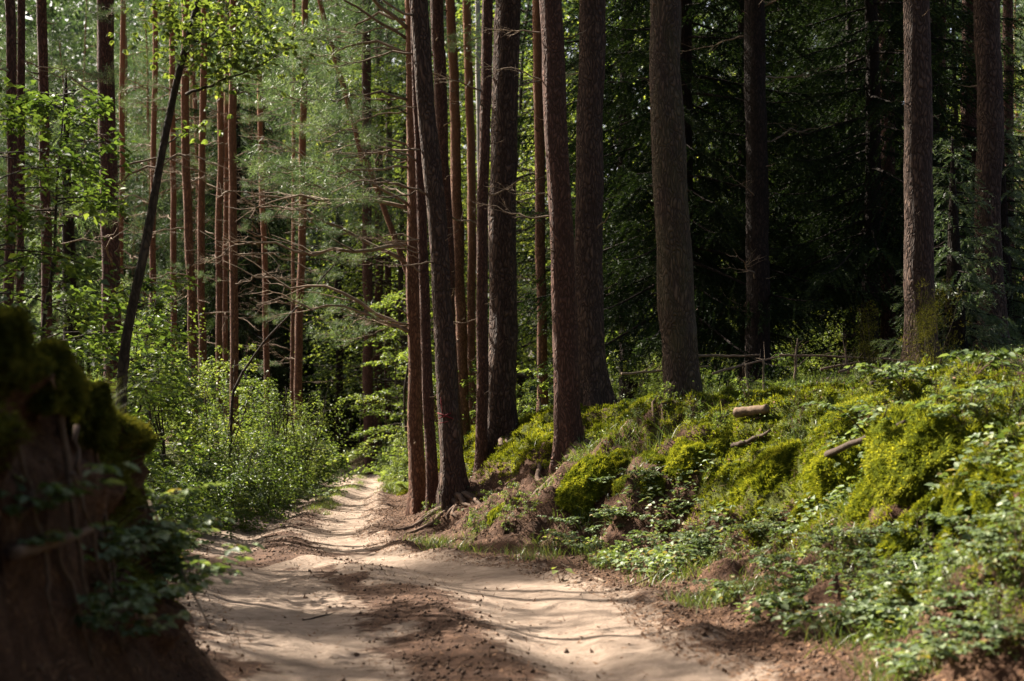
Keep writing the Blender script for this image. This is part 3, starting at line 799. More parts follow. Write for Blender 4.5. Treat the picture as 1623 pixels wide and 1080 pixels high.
pine('pine_tree', 'narrow straight pine pressed against the broad cracked pine', [(770, -10), (768, 200), (764, 450), (762, 695)], 20.6, 19, 17, 19, 'bark_red', .2,
     [(4.2, 0.1, 1.3, 2, .1), (2.4, PI - .2, .9, 3, 0.), (5.7, PI + .2, 1.2, 4, .05)], 10, seed=7)
pine('pine_tree', 'broad dark pine with deeply cracked bark and a wide root flare', [(805, -10), (801, 200), (798, 400), (796, 540), (796, 695)], 21.0, 47, 40, 23, 'bark', .30,
     [(5.3, .15, 1.1, 1, .0), (3.3, -.2, .9, 5, .1)], 8, seed=8, roots=8)
pine('pine_tree', 'reddish pine on the lip of the bank with roots hanging down the slope', [(868, -10), (880, 200), (889, 400), (896, 560), (903, 728)], 17.0, 44, 34, 19, 'bark_red', .22,
     [(3.0, PI - .05, 1.05, 3, .18), (3.25, PI + .25, .8, 6, .05), (4.6, PI + .1, .9, 1, .0), (5.2, PI - .3, .9, 4, -.1)], 6, seed=9, roots=12)
pine('pine_tree', 'tall grey-brown pine standing behind the reddish lip pine', [(937, -10), (934, 250), (932, 450), (939, 627)], 20.2, 48, 40, 23, 'bark', .25, (), 6, seed=10, roots=2)
pine('pine_tree', 'thick pine with lichen-green bark alone on the mossy bank top', [(1051, -10), (1060, 200), (1068, 400), (1078, 560), (1085, 652)], 16.6, 58, 50, 21, 'bark_moss', .22, [(4.1, PI, .25, 2, 0.)], 6, seed=11, roots=3)
pine('spruce_tree', 'black spruce trunk standing in the deep shade behind the lichen-green pine', [(1198, -10), (1199, 300), (1201, 578)], 24.5, 40, 32, 20, 'bark_spruce', .2,
     left_branches(RZ(1.5, 8, 16, 9), 24, 6, (.7, 1.7), 0, (0, 6.2)), 10, seed=12)
pine('pine_tree', 'flaky-barked grey pine with lichen patches among low juniper twigs', [(1453, -10), (1455, 250), (1458, 450), (1463, 594)], 19.5, 50, 39, 21, 'bark', .25, (), 8, seed=13, roots=2)
pine('pine_tree', 'brown pine half hidden by the flaky-barked grey pine', [(1488, -10), (1489, 250), (1490, 545)], 30, 24, 22, 21, 'bark_red', .15, (), 8, seed=14)
pine('pine_tree', 'red-brown pine in front of pale foliage, beside the sun-edged pine', [(1537, -10), (1541, 250), (1547, 530)], 29, 29, 26, 21, 'bark_red', .15, (), 10, seed=15)
pine('pine_tree', 'rough pine with a bright sunlit edge at the far end of the mossy bank', [(1567, -10), (1569, 250), (1573, 547)], 22, 41, 40, 21, 'bark', .2, [(6.3, PI - .2, .5, 2, .2)], 8, seed=16, roots=2)
pine('pine_tree', 'smooth slim pine behind the sun-edged pine', [(1596, -10), (1599, 300), (1602, 540)], 32, 17, 16, 21, 'bark_red', .15, (), 8, seed=17)
pine('pine_tree', 'shaded slim pine amid dark spruce boughs', [(1402, -10), (1405, 300), (1409, 550)], 28, 24, 21, 21, 'bark_red', .15,
     left_branches(RZ(2, 8, 8, 10), 28, 7, (.6, 1.5), 0, (0, 6.2)), 8, seed=18)
pine('pine_tree', 'short-boughed pine behind the reddish lip pine, its upper bark glowing orange', [(852, -10), (854, 200), (857, 400), (860, 652)], 27, 17, 15, 20, 'bark_orange', .15, left_branches(RZ(2, 7, 8, 11), 27, 8, (.5, 1.2), .3, (0, 6.2)), 10, seed=19)
# birch
pine('birch_tree', 'thin white birch stem far behind the narrow straight pine', [(757, -10), (760, 300), (764, 640)], 42, 8, 8, 17, 'birch', .1, (), 0, crown=None, seed=20)

# paint mark on the leaning pine: a part of that tree
def paint_mark():
    r = next(o for o in COL.objects if o.get('label', '').startswith('leaning dark pine'))
    base = np.array(r.location); mb = MB()
    g = np.random.default_rng(5)
    for (xa, ya, xb, yb, wd) in [(694, 655, 719, 664, .035), (696, 664, 716, 655, .03), (699, 630, 702, 656, .02), (695, 672, 712, 668, .018)]:
        n = 9; s = np.linspace(0, 1, n)
        cx = np.interp(base[2] + 0 * s, [0, 1], [0, 0])
        px = xa + (xb - xa) * s; py = ya + (yb - ya) * s
        ctr = np.interp(py, [520, 680, 785], [702, 712, 722]); half = 17.5
        u = np.clip((px - ctr) / half, -.95, .95)
        X = (px - CX) / FPX * 19.0; Z = CAMZ - (py - HZ) / FPX * 19.0
        rad = half * 19.0 / FPX * 1.07 + .006
        Y = 19.0 - rad * np.sqrt(1 - u ** 2)
        P = np.stack([X, Y, Z], -1) - base
        tube(mb, P, wd * .33 * (.6 + .5 * np.sin(s * PI)), 6, lobes=lambda th, i: 1 + .25 * noise(th * 2, i * .7))
    part('paint_mark', mb.mesh('paint_mark', M['paint']), r)
paint_mark()

# ------------------------------------------------------------------ pines beyond the left bank
LT = [  # label, pixels, depth, base width, top width, bark, branch seed
    ('dim pine stem at the very edge of the view above the overhanging bank', [(14, -10), (20, 240), (10, 500)], 17, 17, 15, 'bark_red'),
    ('second dim pine stem beside the edge-most one above the overhanging bank', [(33, -10), (33, 260), (27, 500)], 17.5, 12, 12, 'bark_red'),
    ('dark pine with hanging spruce twigs in front of its upper trunk', [(66, -10), (70, 200), (76, 520)], 22, 17, 16, 'bark_red'),
    ('sturdy brown pine rising behind the oak sapling leaves', [(168, -10), (171, 200), (175, 400), (180, 575)], 20, 30, 26, 'bark_red'),
    ('thread-thin pine close beside the sturdy brown pine', [(195, -10), (193, 300), (189, 600)], 40, 9, 8, 'bark_orange'),
    ('slim pine seen left of the bent dark tree', [(247, -10), (244, 250), (238, 600)], 36, 11, 8, 'bark_orange'),
    ('slim pine crossed by the bent dark tree', [(272, -10), (274, 250), (278, 600)], 37, 10, 9, 'bark_orange'),
    ('straight red pine with the widest trunk of the slender grove', [(293, -10), (296, 250), (303, 450), (308, 620)], 29, 15, 12, 'bark_orange'),
    ('red pine just right of the widest one in the slender grove', [(324, -10), (321, 250), (319, 450), (323, 610)], 31, 13, 10, 'bark_orange'),
    ('orange pine of the slender grove with a twin trunk close behind', [(349, -10), (349, 250), (346, 450), (350, 600)], 34, 12, 9, 'bark_orange'),
    ('twin orange trunk close behind its neighbour in the slender grove', [(360, -10), (359, 250), (357, 450), (360, 590)], 39, 9, 8, 'bark_orange'),
    ('pine at the sunny shrub edge, last of the slender grove towards the road', [(371, -10), (368, 250), (369, 450), (375, 700)], 27.5, 14, 12, 'bark_orange'),
    ('isolated slim pine half way between the slender grove and the road bend', [(410, 60), (416, 300), (427, 600)], 40, 10, 8, 'bark_orange'),
    ('bright orange pine above the shrubs near the road bend', [(486, -10), (480, 290), (475, 450), (469, 630)], 38, 14, 10, 'bark_orange'),
    ('hair-thin pine beside the bright orange pine', [(466, 100), (465, 350), (461, 620)], 44, 6, 5, 'bark_orange'),
    ('dark pine at the outside of the road bend, broader than its neighbours', [(580, -10), (582, 400), (586, 722)], 50, 17, 14, 'bark_red'),
    ('dark pine at the outside of the road bend, second towards the bank pines', [(600, -10), (600, 400), (598, 715)], 53, 14, 12, 'bark_red'),
    ('dark pine at the outside of the road bend, closest to the beech sapling', [(617, -10), (616, 400), (614, 700)], 56, 10, 10, 'bark_red'),
    ('short dark trunk in the gloom left of the road bend', [(536, -10), (537, 400), (538, 718)], 56, 12, 10, 'bark_spruce'),
]
for k, (lab, px, d, wb, wt, bk) in enumerate(LT):
    pine('pine_tree', lab, px, d, wb, wt, 18 + (k * 7 % 5), bk, .2,
         left_branches(RZ(2.5, 9, 12 if d < 45 else 5, 40 + k), d, 50 + k, (.6, 1.9), .25, (0, 6.28)), 12, crown=(9.5 if d < 36 else 8, 2.4, 200), ctrl=True, seed=60 + k)
# leaning orange trunk
pine('pine_tree', 'orange pine trunk leaning steeply across the gap behind the red-barked pine', [(520, 60), (550, 160), (580, 255), (615, 345), (645, 430), (662, 480), (700, 600)], 34, 10, 8, 13, 'bark_orange', .1, (), 6, crown=None, seed=90)

# bent dark tree with its maple-like leaves
def bent_tree():
    px = [(330, -60), (318, 0), (295, 65), (284, 110), (272, 165), (255, 240), (240, 340), (217, 460), (197, 540), (184, 590)]
    d = 12.6
    base, Q = trunk_path(px, d, 5.9)
    r = root('bent_tree', base, 'bent dark slender tree with bright maple-like leaves at its top', 'tree')
    z = Q[:, 2]; mb = MB(); tube(mb, Q, np.interp(z, [0, 2.5, 5.9], [.056, .042, .026]), 10, lobes=lambda th, i: 1 + .08 * noise(np.cos(th) * 2, np.sin(th) * 2, i * .3))
    part('trunk', mb.mesh('trunk', M['bark_thin']), r)
    g = np.random.default_rng(4); cb = MB()
    def limb(pp, rad0, d0, d1, nleaf, spread):
        n = len(pp); dd = np.linspace(d0, d1, n)
        P = np.array([px_at(x, y, q) for (x, y), q in zip(pp, dd)]) - base
        s = np.linspace(0, 1, n); ss = np.linspace(0, 1, 16)
        P = np.stack([np.interp(ss, s, P[:, c]) for c in range(3)], -1) + np.cumsum(g.normal(size=(16, 3)) * .006, 0) * (ss[:, None] > 0)
        m_ = MB(); tube(m_, P, rad0 * (1 - .8 * ss), 6); part('branch', m_.mesh('branch', M['bark_thin']), r)
        f = g.uniform(.45, 1.0, nleaf)
        B = np.stack([np.interp(f, ss, P[:, c]) for c in range(3)], -1) + g.normal(size=(nleaf, 3)) * np.array([spread, spread * .8, spread * .55])
        a = g.random(nleaf) * 6.28
        D = np.stack([np.cos(a), np.sin(a), -.5 + .4 * g.normal(size=nleaf)], -1)
        U = unit(np.stack([.5 * g.normal(size=nleaf), .5 * g.normal(size=nleaf), np.ones(nleaf)], -1))
        for rot in (-.75, 0, .75):     # three lobes each
            c, s_ = math.cos(rot), math.sin(rot)
            Dr = np.stack([D[:, 0] * c - D[:, 1] * s_, D[:, 0] * s_ + D[:, 1] * c, D[:, 2]], -1)
            leaves(cb, B, Dr, U, .062 * g.uniform(.7, 1.2, nleaf), .040, np.clip(.55 + .2 * g.normal(size=nleaf), 0, 1), 0, .12, .15, True)
    limb([(295, 150), (335, 138), (352, 128), (400, 108), (462, 72)], .014, 12.6, 12.0, 25, .16)
    limb([(288, 90), (310, 70), (340, 50), (372, 30)], .011, 12.6, 12.3, 190, .30)
    limb([(300, 60), (350, 70), (400, 62), (425, 66)], .011, 12.5, 12.1, 170, .26)
    limb([(312, 15), (280, 20), (245, 36)], .009, 12.5, 12.6, 100, .22)
    limb([(318, 5), (350, -8), (370, 10)], .010, 12.5, 12.9, 120, .26)
    limb([(258, 232), (300, 215), (330, 200)], .008, 12.6, 12.9, 20, .12)
    limb([(282, 110), (320, 100), (345, 112)], .008, 12.6, 12.2, 90, .22)
    part('crown', cb.mesh('crown', M['leaf_lt']), r)
bent_tree()

# thin bowed dead stem leaning over the shrubs towards the road
def bowed_stem():
    pp = [(562, 388), (520, 430), (470, 488), (420, 540), (385, 590), (368, 625), (362, 700)]
    d = 24.
    P = np.array([px_at(x, y, d) for x, y in pp]); base = np.array([P[-1, 0], d, gz(P[-1, 0], d)]); P[-1] = base - [0, 0, .1]
    s = np.linspace(0, 1, len(pp)); ss = np.linspace(0, 1, 28)
    P = np.stack([np.interp(ss, s, P[::-1, c]) for c in range(3)], -1) - base
    r = root('leaning_sapling', base, 'bowed leafless dark sapling leaning over the sunny shrubs', 'tree')
    mb = MB(); tube(mb, P, .03 * (1 - .75 * ss), 7); part('trunk', mb.mesh('trunk', M['bark_thin']), r)
    for k, f in enumerate((12, 16, 20, 24)):
        part('branch', BR[k], r, P[f], (0, -.3, PI * (k % 2) + .4), .5)
bowed_stem()

# ------------------------------------------------------------------ unseen-above canopy trees on the left (their crowns shade the track)
def shade_trees():
    g = np.random.default_rng(31); cnt = 0
    for gx in np.arange(-8, 7, 4.3):
        for gy in np.arange(1, 36, 4.4):
            p = np.array([gx, gy]) + SH / math.tan(R(SUN_EL)) * 11.5 + g.uniform(-1.2, 1.2, 2)
            if p[0] / p[1] > -.55: continue
            H = g.uniform(16, 20)
            base = np.array([p[0], p[1], gz(p[0], p[1])])
            zz = np.concatenate([np.linspace(-.2, 1, 6), np.linspace(1.5, H, 18)])
            path = np.stack([.2 * noise(zz * .15, cnt * 3.), .2 * noise(zz * .15, cnt * 3. + 50), zz], -1); path[:, :2] -= path[0, :2]
            r = root('shade_pine', base, 'tall pine beyond the overhanging bank that shades the track', 'tree', 'shade pines outside the view')
            mb = MB(); tube(mb, path, .15 * (1 - zz / H * .85) + .05 * np.exp(-np.maximum(zz, 0) / .25), 10)
            part('trunk', mb.mesh('trunk', M['bark_red']), r)
            C = crown_centres(path, 4.5, H, 3.1, 420, g)
            C = C[canopy_keep(C + base, g)]
            cb = MB(); tuft_cloud(cb, C, .42, 100, .17, .026, g, .5)
            part('crown', cb.mesh('crown', M['needle']), r); cnt += 1
    print('shade trees', cnt)
shade_trees()

# ------------------------------------------------------------------ the woods behind
def scatter_trees(name, variants, spots, label, cat, group, smin=.85, smax=1.15, sink=.1, seed=0, trunkname='trunk'):
    g = np.random.default_rng(seed); protos = []
    for k, (x, y) in enumerate(spots):
        loc = (x, y, gz(x, y) - sink); rz = g.random() * 6.28; sc = g.uniform(smin, smax)
        v = k % len(variants)
        if v < len(protos):
            dup(protos[v], loc, rz, sc)
        else:
            r = root(name, loc, label, cat, group, rz); r.scale = (sc, sc, sc)
            part(trunkname, variants[v][0], r); part('crown', variants[v][1], r); protos.append(r)

def spots_px(px0, px1, d0, d1, n, seed, mind=2.2):
    g = np.random.default_rng(seed); out = []
    for _ in range(4000):
        if len(out) >= n: break
        d = math.sqrt(g.uniform(d0 ** 2, d1 ** 2)); x = (g.uniform(px0, px1) - CX) / FPX * d
        if Ledge(np.array([d]))[0] - 1.2 < x < Redge(np.array([d]))[0] + 1.2: continue
        if any(3 < -(x - a) * .77 + (d - b) * .64 < 26 and abs((x - a) * .64 + (d - b) * .77) < 3.4 for a, b in ((-2.6, 36), (-3.4, 42))): continue
        if all((x - a) ** 2 + (d - b) ** 2 > mind ** 2 for a, b in out): out.append((x, d))
    return out

PV = [pine_far_variant(500 + k, 20 + k, 3.5 + 1.5 * (k % 3), 2.6) for k in range(4)]
scatter_trees('pine_tree', PV, spots_px(-120, 560, 46, 92, 40, 3, 2.6), 'slender pine far back in the pale sunlit woods', 'tree', 'far pines left of the road', seed=3)
scatter_trees('pine_tree', PV, spots_px(1480, 1760, 38, 80, 10, 4, 2.6), 'slender pine far behind the sun-edged pine', 'tree', 'far pines right of the road', seed=4)
SV = [spruce_variant(600 + k, 19 + 2 * k, 1.7 + 1.0 * k, 3.3, 140) for k in range(3)]
right_spruce = [(3.2, 26.5), (6.6, 26.2), (5.0, 30.5), (8.6, 29.), (2.6, 32.), (8.2, 34.5), (10.2, 40.), (8.3, 44.), (11.4, 47.), (14., 45.), (18.5, 53), (9., 58.)]
scatter_trees('spruce_tree', SV, right_spruce, 'dense dark spruce with drooping boughs in the shaded wood', 'tree', 'dark spruces right of the road', .85, 1.1, seed=5)
scatter_trees('spruce_tree', SV, spots_px(40, 600, 48, 80, 15, 12, 3.5), 'dark spruce standing among the pale pines of the far wood', 'tree', 'spruces among the far pines', .7, 1.05, seed=16)
scatter_trees('spruce_tree', SV, [(-4., -7.), (1.5, -9.), (6., -6.), (9.5, 1.), (10.5, 6.5), (-8., -3.)], 'unseen spruce round the near track, added to block sky light', 'tree', 'unseen spruces blocking sky light', .9, 1.1, seed=17)  # out of view, added to cut sky light on trunk fronts and plants
scatter_trees('spruce_tree', SV, [(-7.6, 68.), (-9.8, 72), (-5.2, 74.), (-12.4, 76), (-3.8, 64.), (-14.5, 66)], 'dark spruce closing the view beyond the road bend', 'tree', 'spruces beyond the road bend', .7, 1.0, seed=6)
DV = [broadleaf(700 + k, 13 + 2 * k, 3.4, 1.5, 9000, .13, .13, 'leaf_lt', 'bark_thin', 70, .55) for k in range(2)]
scatter_trees('broadleaf_tree', DV, spots_px(560, 870, 50, 70, 10, 7, 3.2), 'bright green broadleaf tree glowing between the pine trunks', 'tree', 'sunlit broadleaf trees behind the pines', .9, 1.3, seed=7)
scatter_trees('broadleaf_tree', DV, spots_px(930, 1750, 52, 75, 10, 8, 3.4), 'broadleaf tree glimpsed through the dark spruces', 'tree', 'broadleaf trees behind the spruces', .8, 1.2, seed=8)

def distant_woods():
    g = np.random.default_rng(8); n = 165000; mb = MB()
    a = g.uniform(-.62, .62, n); d = g.uniform(96, 122, n)
    P = np.stack([np.sin(a) * d, np.cos(a) * d, 38 * g.random(n)], -1)
    keep = fbm(P[:, 0] * .16, P[:, 2] * .16, P[:, 1] * .1, 3) > -.42
    P = P[keep]; n = len(P)
    leaves(mb, P, rdir(n, g), rdir(n, g), .75 * g.uniform(.6, 1.3, n), .42, np.clip(.5 + .5 * fbm(P[:, 0] * .2, P[:, 2] * .2, 3.) + .12 * g.normal(size=n), 0, 1))
    o = bpy.data.objects.new('distant_woods', mb.mesh('distant_woods', M['needle'])); COL.objects.link(o)
    tag(o, 'far mass of pale green treetops closing the view', 'woods', None, 'stuff')
distant_woods()

# ------------------------------------------------------------------ shrubs and saplings
SHV = [broadleaf(800 + k, (1.7, 2.3, 1.4, 1.9, 2.5)[k], (.95, .8, 1.0, .7, 1.0)[k], .12, (4600, 3600, 3000, 4200, 3800)[k], (.050, .075, .085, .042, .06)[k], .016, 'leaf' if k in (0, 2) else 'leaf_lt', 'bark_thin', (70, 46, 50, 60, 44)[k], (.5, .8, .7, .4, .8)[k], multi=(7, 5, 6, 8, 4)[k]) for k in range(5)]
def place_px(px, py, d):
    x = (px - CX) / FPX * d
    return (x, d, gz(x, d))
def shrub_at(name, variants, items, label, cat, group, trunkname='stem', seed=0):
    g = np.random.default_rng(seed); protos = {}
    for k, (px, d, sc) in enumerate(items):
        x = (px - CX) / FPX * d; loc = (x, d, gz(x, d) - .05); v = int(g.integers(len(variants))); rz = g.random() * 6.28; sc = sc * g.uniform(.7, 1.12)
        if v in protos: dup(protos[v], loc, rz, sc)
        else:
            r = root(name, loc, label, cat, group, rz); r.scale = (sc,) * 3
            part(trunkname, variants[v][0], r); part('crown', variants[v][1], r); protos[v] = r
left_sh = [(250, 17, .8), (285, 19, .95), (262, 23, 1.25), (320, 21, 1.0), (345, 24, 1.25), (300, 27, 1.35), (385, 24.5, 1.05), (410, 27, 1.35), (372, 30, 1.35), (445, 29, 1.25), (430, 33, 1.35), (478, 33, 1.2),
           (462, 38, 1.3), (490, 38, 1.1), (240, 29, 1.5), (335, 33, 1.5), (500, 43, .9), (205, 24, 1.4), (420, 23.6, .7), (360, 20.4, .7)]
shrub_at('leafy_shrub', SHV, left_sh, 'leafy green shrub in the sunny thicket by the track', 'shrub', 'shrubs along the left side of the track', seed=1)
right_sh = [(640, 33, .65), (662, 30, .7), (625, 38, .7), (650, 40, 1.0), (690, 28, .5), (635, 46, 1.0), (610, 52, .9), (705, 31, .7), (760, 30, .7), (830, 32, .7), (875, 36, .8)]
shrub_at('leafy_shrub', SHV, right_sh, 'low sunny shrub behind the bank pines', 'shrub', 'shrubs behind the bank pines', seed=2)
deep = [(985, 30, .9), (1020, 33, 1.1), (1110, 34, 1.0), (1150, 37, 1.3), (1250, 35, 1.2), (1290, 33, .9), (1330, 36, 1.3), (1380, 33, 1.0), (1240, 31, .7), (1420, 36, 1.3), (1500, 28, .9), (1520, 32, 1.2), (1545, 36, 1.4), (1620, 27, 1.1), (1600, 33, 1.3), (1060, 37, 1.4), (1010, 40, 1.5), (1200, 40, 1.4), (1330, 30, .7)]
shrub_at('leafy_shrub', SHV, deep, 'understorey shrub in the shade among the spruces', 'shrub', 'shrubs under the dark spruces', seed=3)

BV = [broadleaf(900, 6.4, 1.9, .4, 5200, .10, .05, 'leaf_lt', 'bark_thin', 40, .93)]
def single_tree(name, v, px, d, label, cat, sc=1., rz=0., sn='trunk', group=None):
    x = (px - CX) / FPX * d
    r = root(name, (x, d, gz(x, d) - .05), label, cat, group, rz); r.scale = (sc,) * 3
    part(sn, v[0], r); part('crown', v[1], r); return r
single_tree('beech_sapling', BV[0], 652, 36, 'beech sapling with tiers of bright leaves behind the red-barked pine', 'tree', 1.0)
single_tree('beech_sapling', broadleaf(901, 4.6, 1.6, .4, 3600, .10, .04, 'leaf_lt', 'bark_thin', 34, .93), 628, 42, 'smaller tiered beech sapling nearer the road bend', 'tree', 1.0)
single_tree('oak_sapling', broadleaf(910, 4.0, 1.15, .3, 3000, .085, .03, 'leaf', 'bark_thin', 46, .7, .05), 95, 13.2, 'oak sapling with dense lobed leaves above the overhanging bank', 'tree', 1.0)
single_tree('oak_sapling', broadleaf(911, 3.3, 1.1, .3, 2400, .085, .03, 'leaf', 'bark_thin', 40, .7, .05), 20, 12.0, 'oak sapling at the edge of the view above the overhanging bank', 'tree', 1.0)
single_tree('oak_sapling', broadleaf(912, 2.6, 1.0, .3, 1900, .08, .025, 'leaf', 'bark_thin', 34, .7, .05), 185, 14.6, 'short oak sapling beside the foot of the bent dark tree', 'tree', 1.0)
single_tree('oak_sapling', broadleaf(913, 2.6, .9, .3, 1500, .08, .025, 'leaf', 'bark_thin', 30, .7, .05), 235, 19.0, 'oak sapling between the bent dark tree and the slender grove', 'tree', 1.1)
single_tree('rowan_sapling', broadleaf(914, 1.2, .42, .3, 260, .07, .016, 'leaf_lt', 'bark_thin', 16, .9, .05), 855, 22.5, 'small leafy sapling on a thin stem behind the reddish lip pine', 'tree', 1.0)

def young_spruce(seed, H, rad, nb):
    a, b = spruce_variant(seed, H, .15, rad, nb, .020, .016, 1.3, 'needle'); return a, b  # brighter needle colour stands in for sun on the boughs
def juniper(seed, H=1.5):
    g = np.random.default_rng(seed); tr = MB(); cb = MB()
    for k in range(7):
        a = g.random() * 6.28; le = g.uniform(.05, .32); s = np.linspace(0, 1, 9); h = H * g.uniform(.5, 1)
        P = np.stack([np.cos(a) * le * h * s, np.sin(a) * le * h * s, h * s - .05], -1) + np.cumsum(g.normal(size=(9, 3)) * .008, 0)
        tube(tr, P, .010 * (1 - .8 * s), 5, cap=False)
        C = np.stack([np.interp(g.uniform(.2, 1, 26), s, P[:, c]) for c in range(3)], -1) + g.normal(size=(26, 3)) * .07
        tuft_cloud(cb, C, .07, 26, .03, .005, g, .5, .5)
    return tr.mesh('stem', M['bark_thin']), cb.mesh('crown', M['moss_dk'])
single_tree('juniper_shrub', juniper(1), 1478, 15.5, 'wispy juniper in front of the flaky-barked grey pine', 'shrub', 1., 0, 'stem')
single_tree('juniper_shrub', juniper(2, 1.1), 1385, 17.5, 'low dusky juniper left of the flaky-barked grey pine', 'shrub', 1., 0, 'stem')
YS = young_spruce(920, 3.6, 1.15, 60)
single_tree('young_spruce', YS, 1512, 21.0, 'young spruce with a sunlit bough beside the flaky-barked grey pine', 'tree', .95, .4)
single_tree('young_spruce', YS, 1590, 26.0, 'young spruce behind the sun-edged pine', 'tree', 1.2, 2.)
single_tree('young_spruce', young_spruce(921, 5.5, 1.3, 60), 110, 24.0, 'young spruce hanging dark twigs above the oak sapling', 'tree', 1.15, 1.)

# ------------------------------------------------------------------ moss
def moss_tufts(mb, X, Y, tone, L, g, per=5, W=.011):
    N = normal(X, Y); Zt = height(X, Y); P = np.stack([*displace(X, Y, Zt), Zt], -1)
    n = len(X) * per
    N = np.repeat(N, per, 0); P = np.repeat(P, per, 0) + g.normal(size=(n, 3)) * .012
    D = unit(N + .75 * rdir(n, g)); LL = np.repeat(np.broadcast_to(L, X.shape), per)
    slivers(mb, P - N * .004, D, LL * g.uniform(.6, 1.4, n), LL * .42, np.repeat(tone, per) + .1 * g.normal(size=n))

def scatter_xy(x0, x1, y0, y1, n, g): return g.uniform(x0, x1, n), g.uniform(y0, y1, n)
def moss_carpet():
    g = np.random.default_rng(21); mb = MB()
    # right bank and floor
    n = 420000; Y = 6 + (34 - 6) * g.random(n) ** 1.5; X = Redge(Y) + g.uniform(.2, 7.5, n)
    m = moss_f(X, Y); k = (g.random(n) < m * 1.6) & (m > .12) & (X / Y < .40)
    X, Y = X[k], Y[k]
    tone = np.clip(.5 + .55 * fbm(X * 2.2, Y * 2.2, 61., 3), 0, 1)
    moss_tufts(mb, X, Y, tone, .018 + .0010 * Y, g)
    o = bpy.data.objects.new('moss', mb.mesh('moss', M['moss'])); COL.objects.link(o)
    tag(o, 'yellow-green moss covering the bank and forest floor', 'moss', None, 'stuff')
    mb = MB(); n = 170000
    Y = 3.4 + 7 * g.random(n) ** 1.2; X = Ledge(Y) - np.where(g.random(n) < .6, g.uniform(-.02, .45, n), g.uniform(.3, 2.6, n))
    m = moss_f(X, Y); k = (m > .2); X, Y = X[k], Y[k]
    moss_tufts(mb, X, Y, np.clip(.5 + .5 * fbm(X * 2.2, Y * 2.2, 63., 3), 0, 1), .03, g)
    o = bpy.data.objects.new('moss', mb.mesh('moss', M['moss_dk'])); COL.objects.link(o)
    tag(o, 'dark moss on the overhanging bank', 'moss', None, 'stuff')
moss_carpet()

def blob(mb, r, seed, tuft, g, mat=0, tone=.5, L=.03, core=1):
    """lumpy cushion of radii r, base at local origin; hairy with moss fronds"""
    nu, nv = 44, 24
    u = np.arange(nu) / nu * 2 * PI; v = np.linspace(-.5, 1, nv) * PI / 2
    d = np.stack([np.cos(v)[:, None] * np.cos(u)[None], np.cos(v)[:, None] * np.sin(u)[None], np.sin(v)[:, None] + 0 * u[None]], -1)
    k = 1 + .50 * fbm(d[..., 0] * 1.6 + seed, d[..., 1] * 1.6, d[..., 2] * 1.6, 3) + .16 * fbm(d[..., 0] * 5 + seed, d[..., 1] * 5, d[..., 2] * 5, 2)
    P = d * k[..., None] * np.asarray(r)
    i = np.arange(nv - 1)[:, None] * nu; j = np.arange(nu)[None]; j2 = (j + 1) % nu
    mb.add(P, quad=np.stack([i + j, i + j2, i + nu + j2, i + nu + j], -1).reshape(-1, 4), tone=.25, mat=mat)
    dd = rdir(tuft, g); dd = dd[dd[:, 2] > -.55]; n = len(dd)
    k = 1 + .50 * fbm(dd[:, 0] * 1.6 + seed, dd[:, 1] * 1.6, dd[:, 2] * 1.6, 3) + .16 * fbm(dd[:, 0] * 5 + seed, dd[:, 1] * 5, dd[:, 2] * 5, 2)
    Q = dd * k[:, None] * np.asarray(r)
    nn = unit(dd / np.asarray(r))
    per = 4; Q = np.repeat(Q, per, 0) + g.normal(size=(n * per, 3)) * .008
    tn = np.repeat(np.clip(tone + .9 * fbm(dd[:, 0] * 4 + seed, dd[:, 1] * 4, dd[:, 2] * 4, 3), 0, 1), per)
    slivers(mb, Q - np.repeat(nn, per, 0) * .004, unit(np.repeat(nn, per, 0) + .7 * rdir(n * per, g) - [0, 0, .25]), L * g.uniform(.6, 1.4, n * per), L * .40, tn + .08 * g.normal(size=n * per), mat)

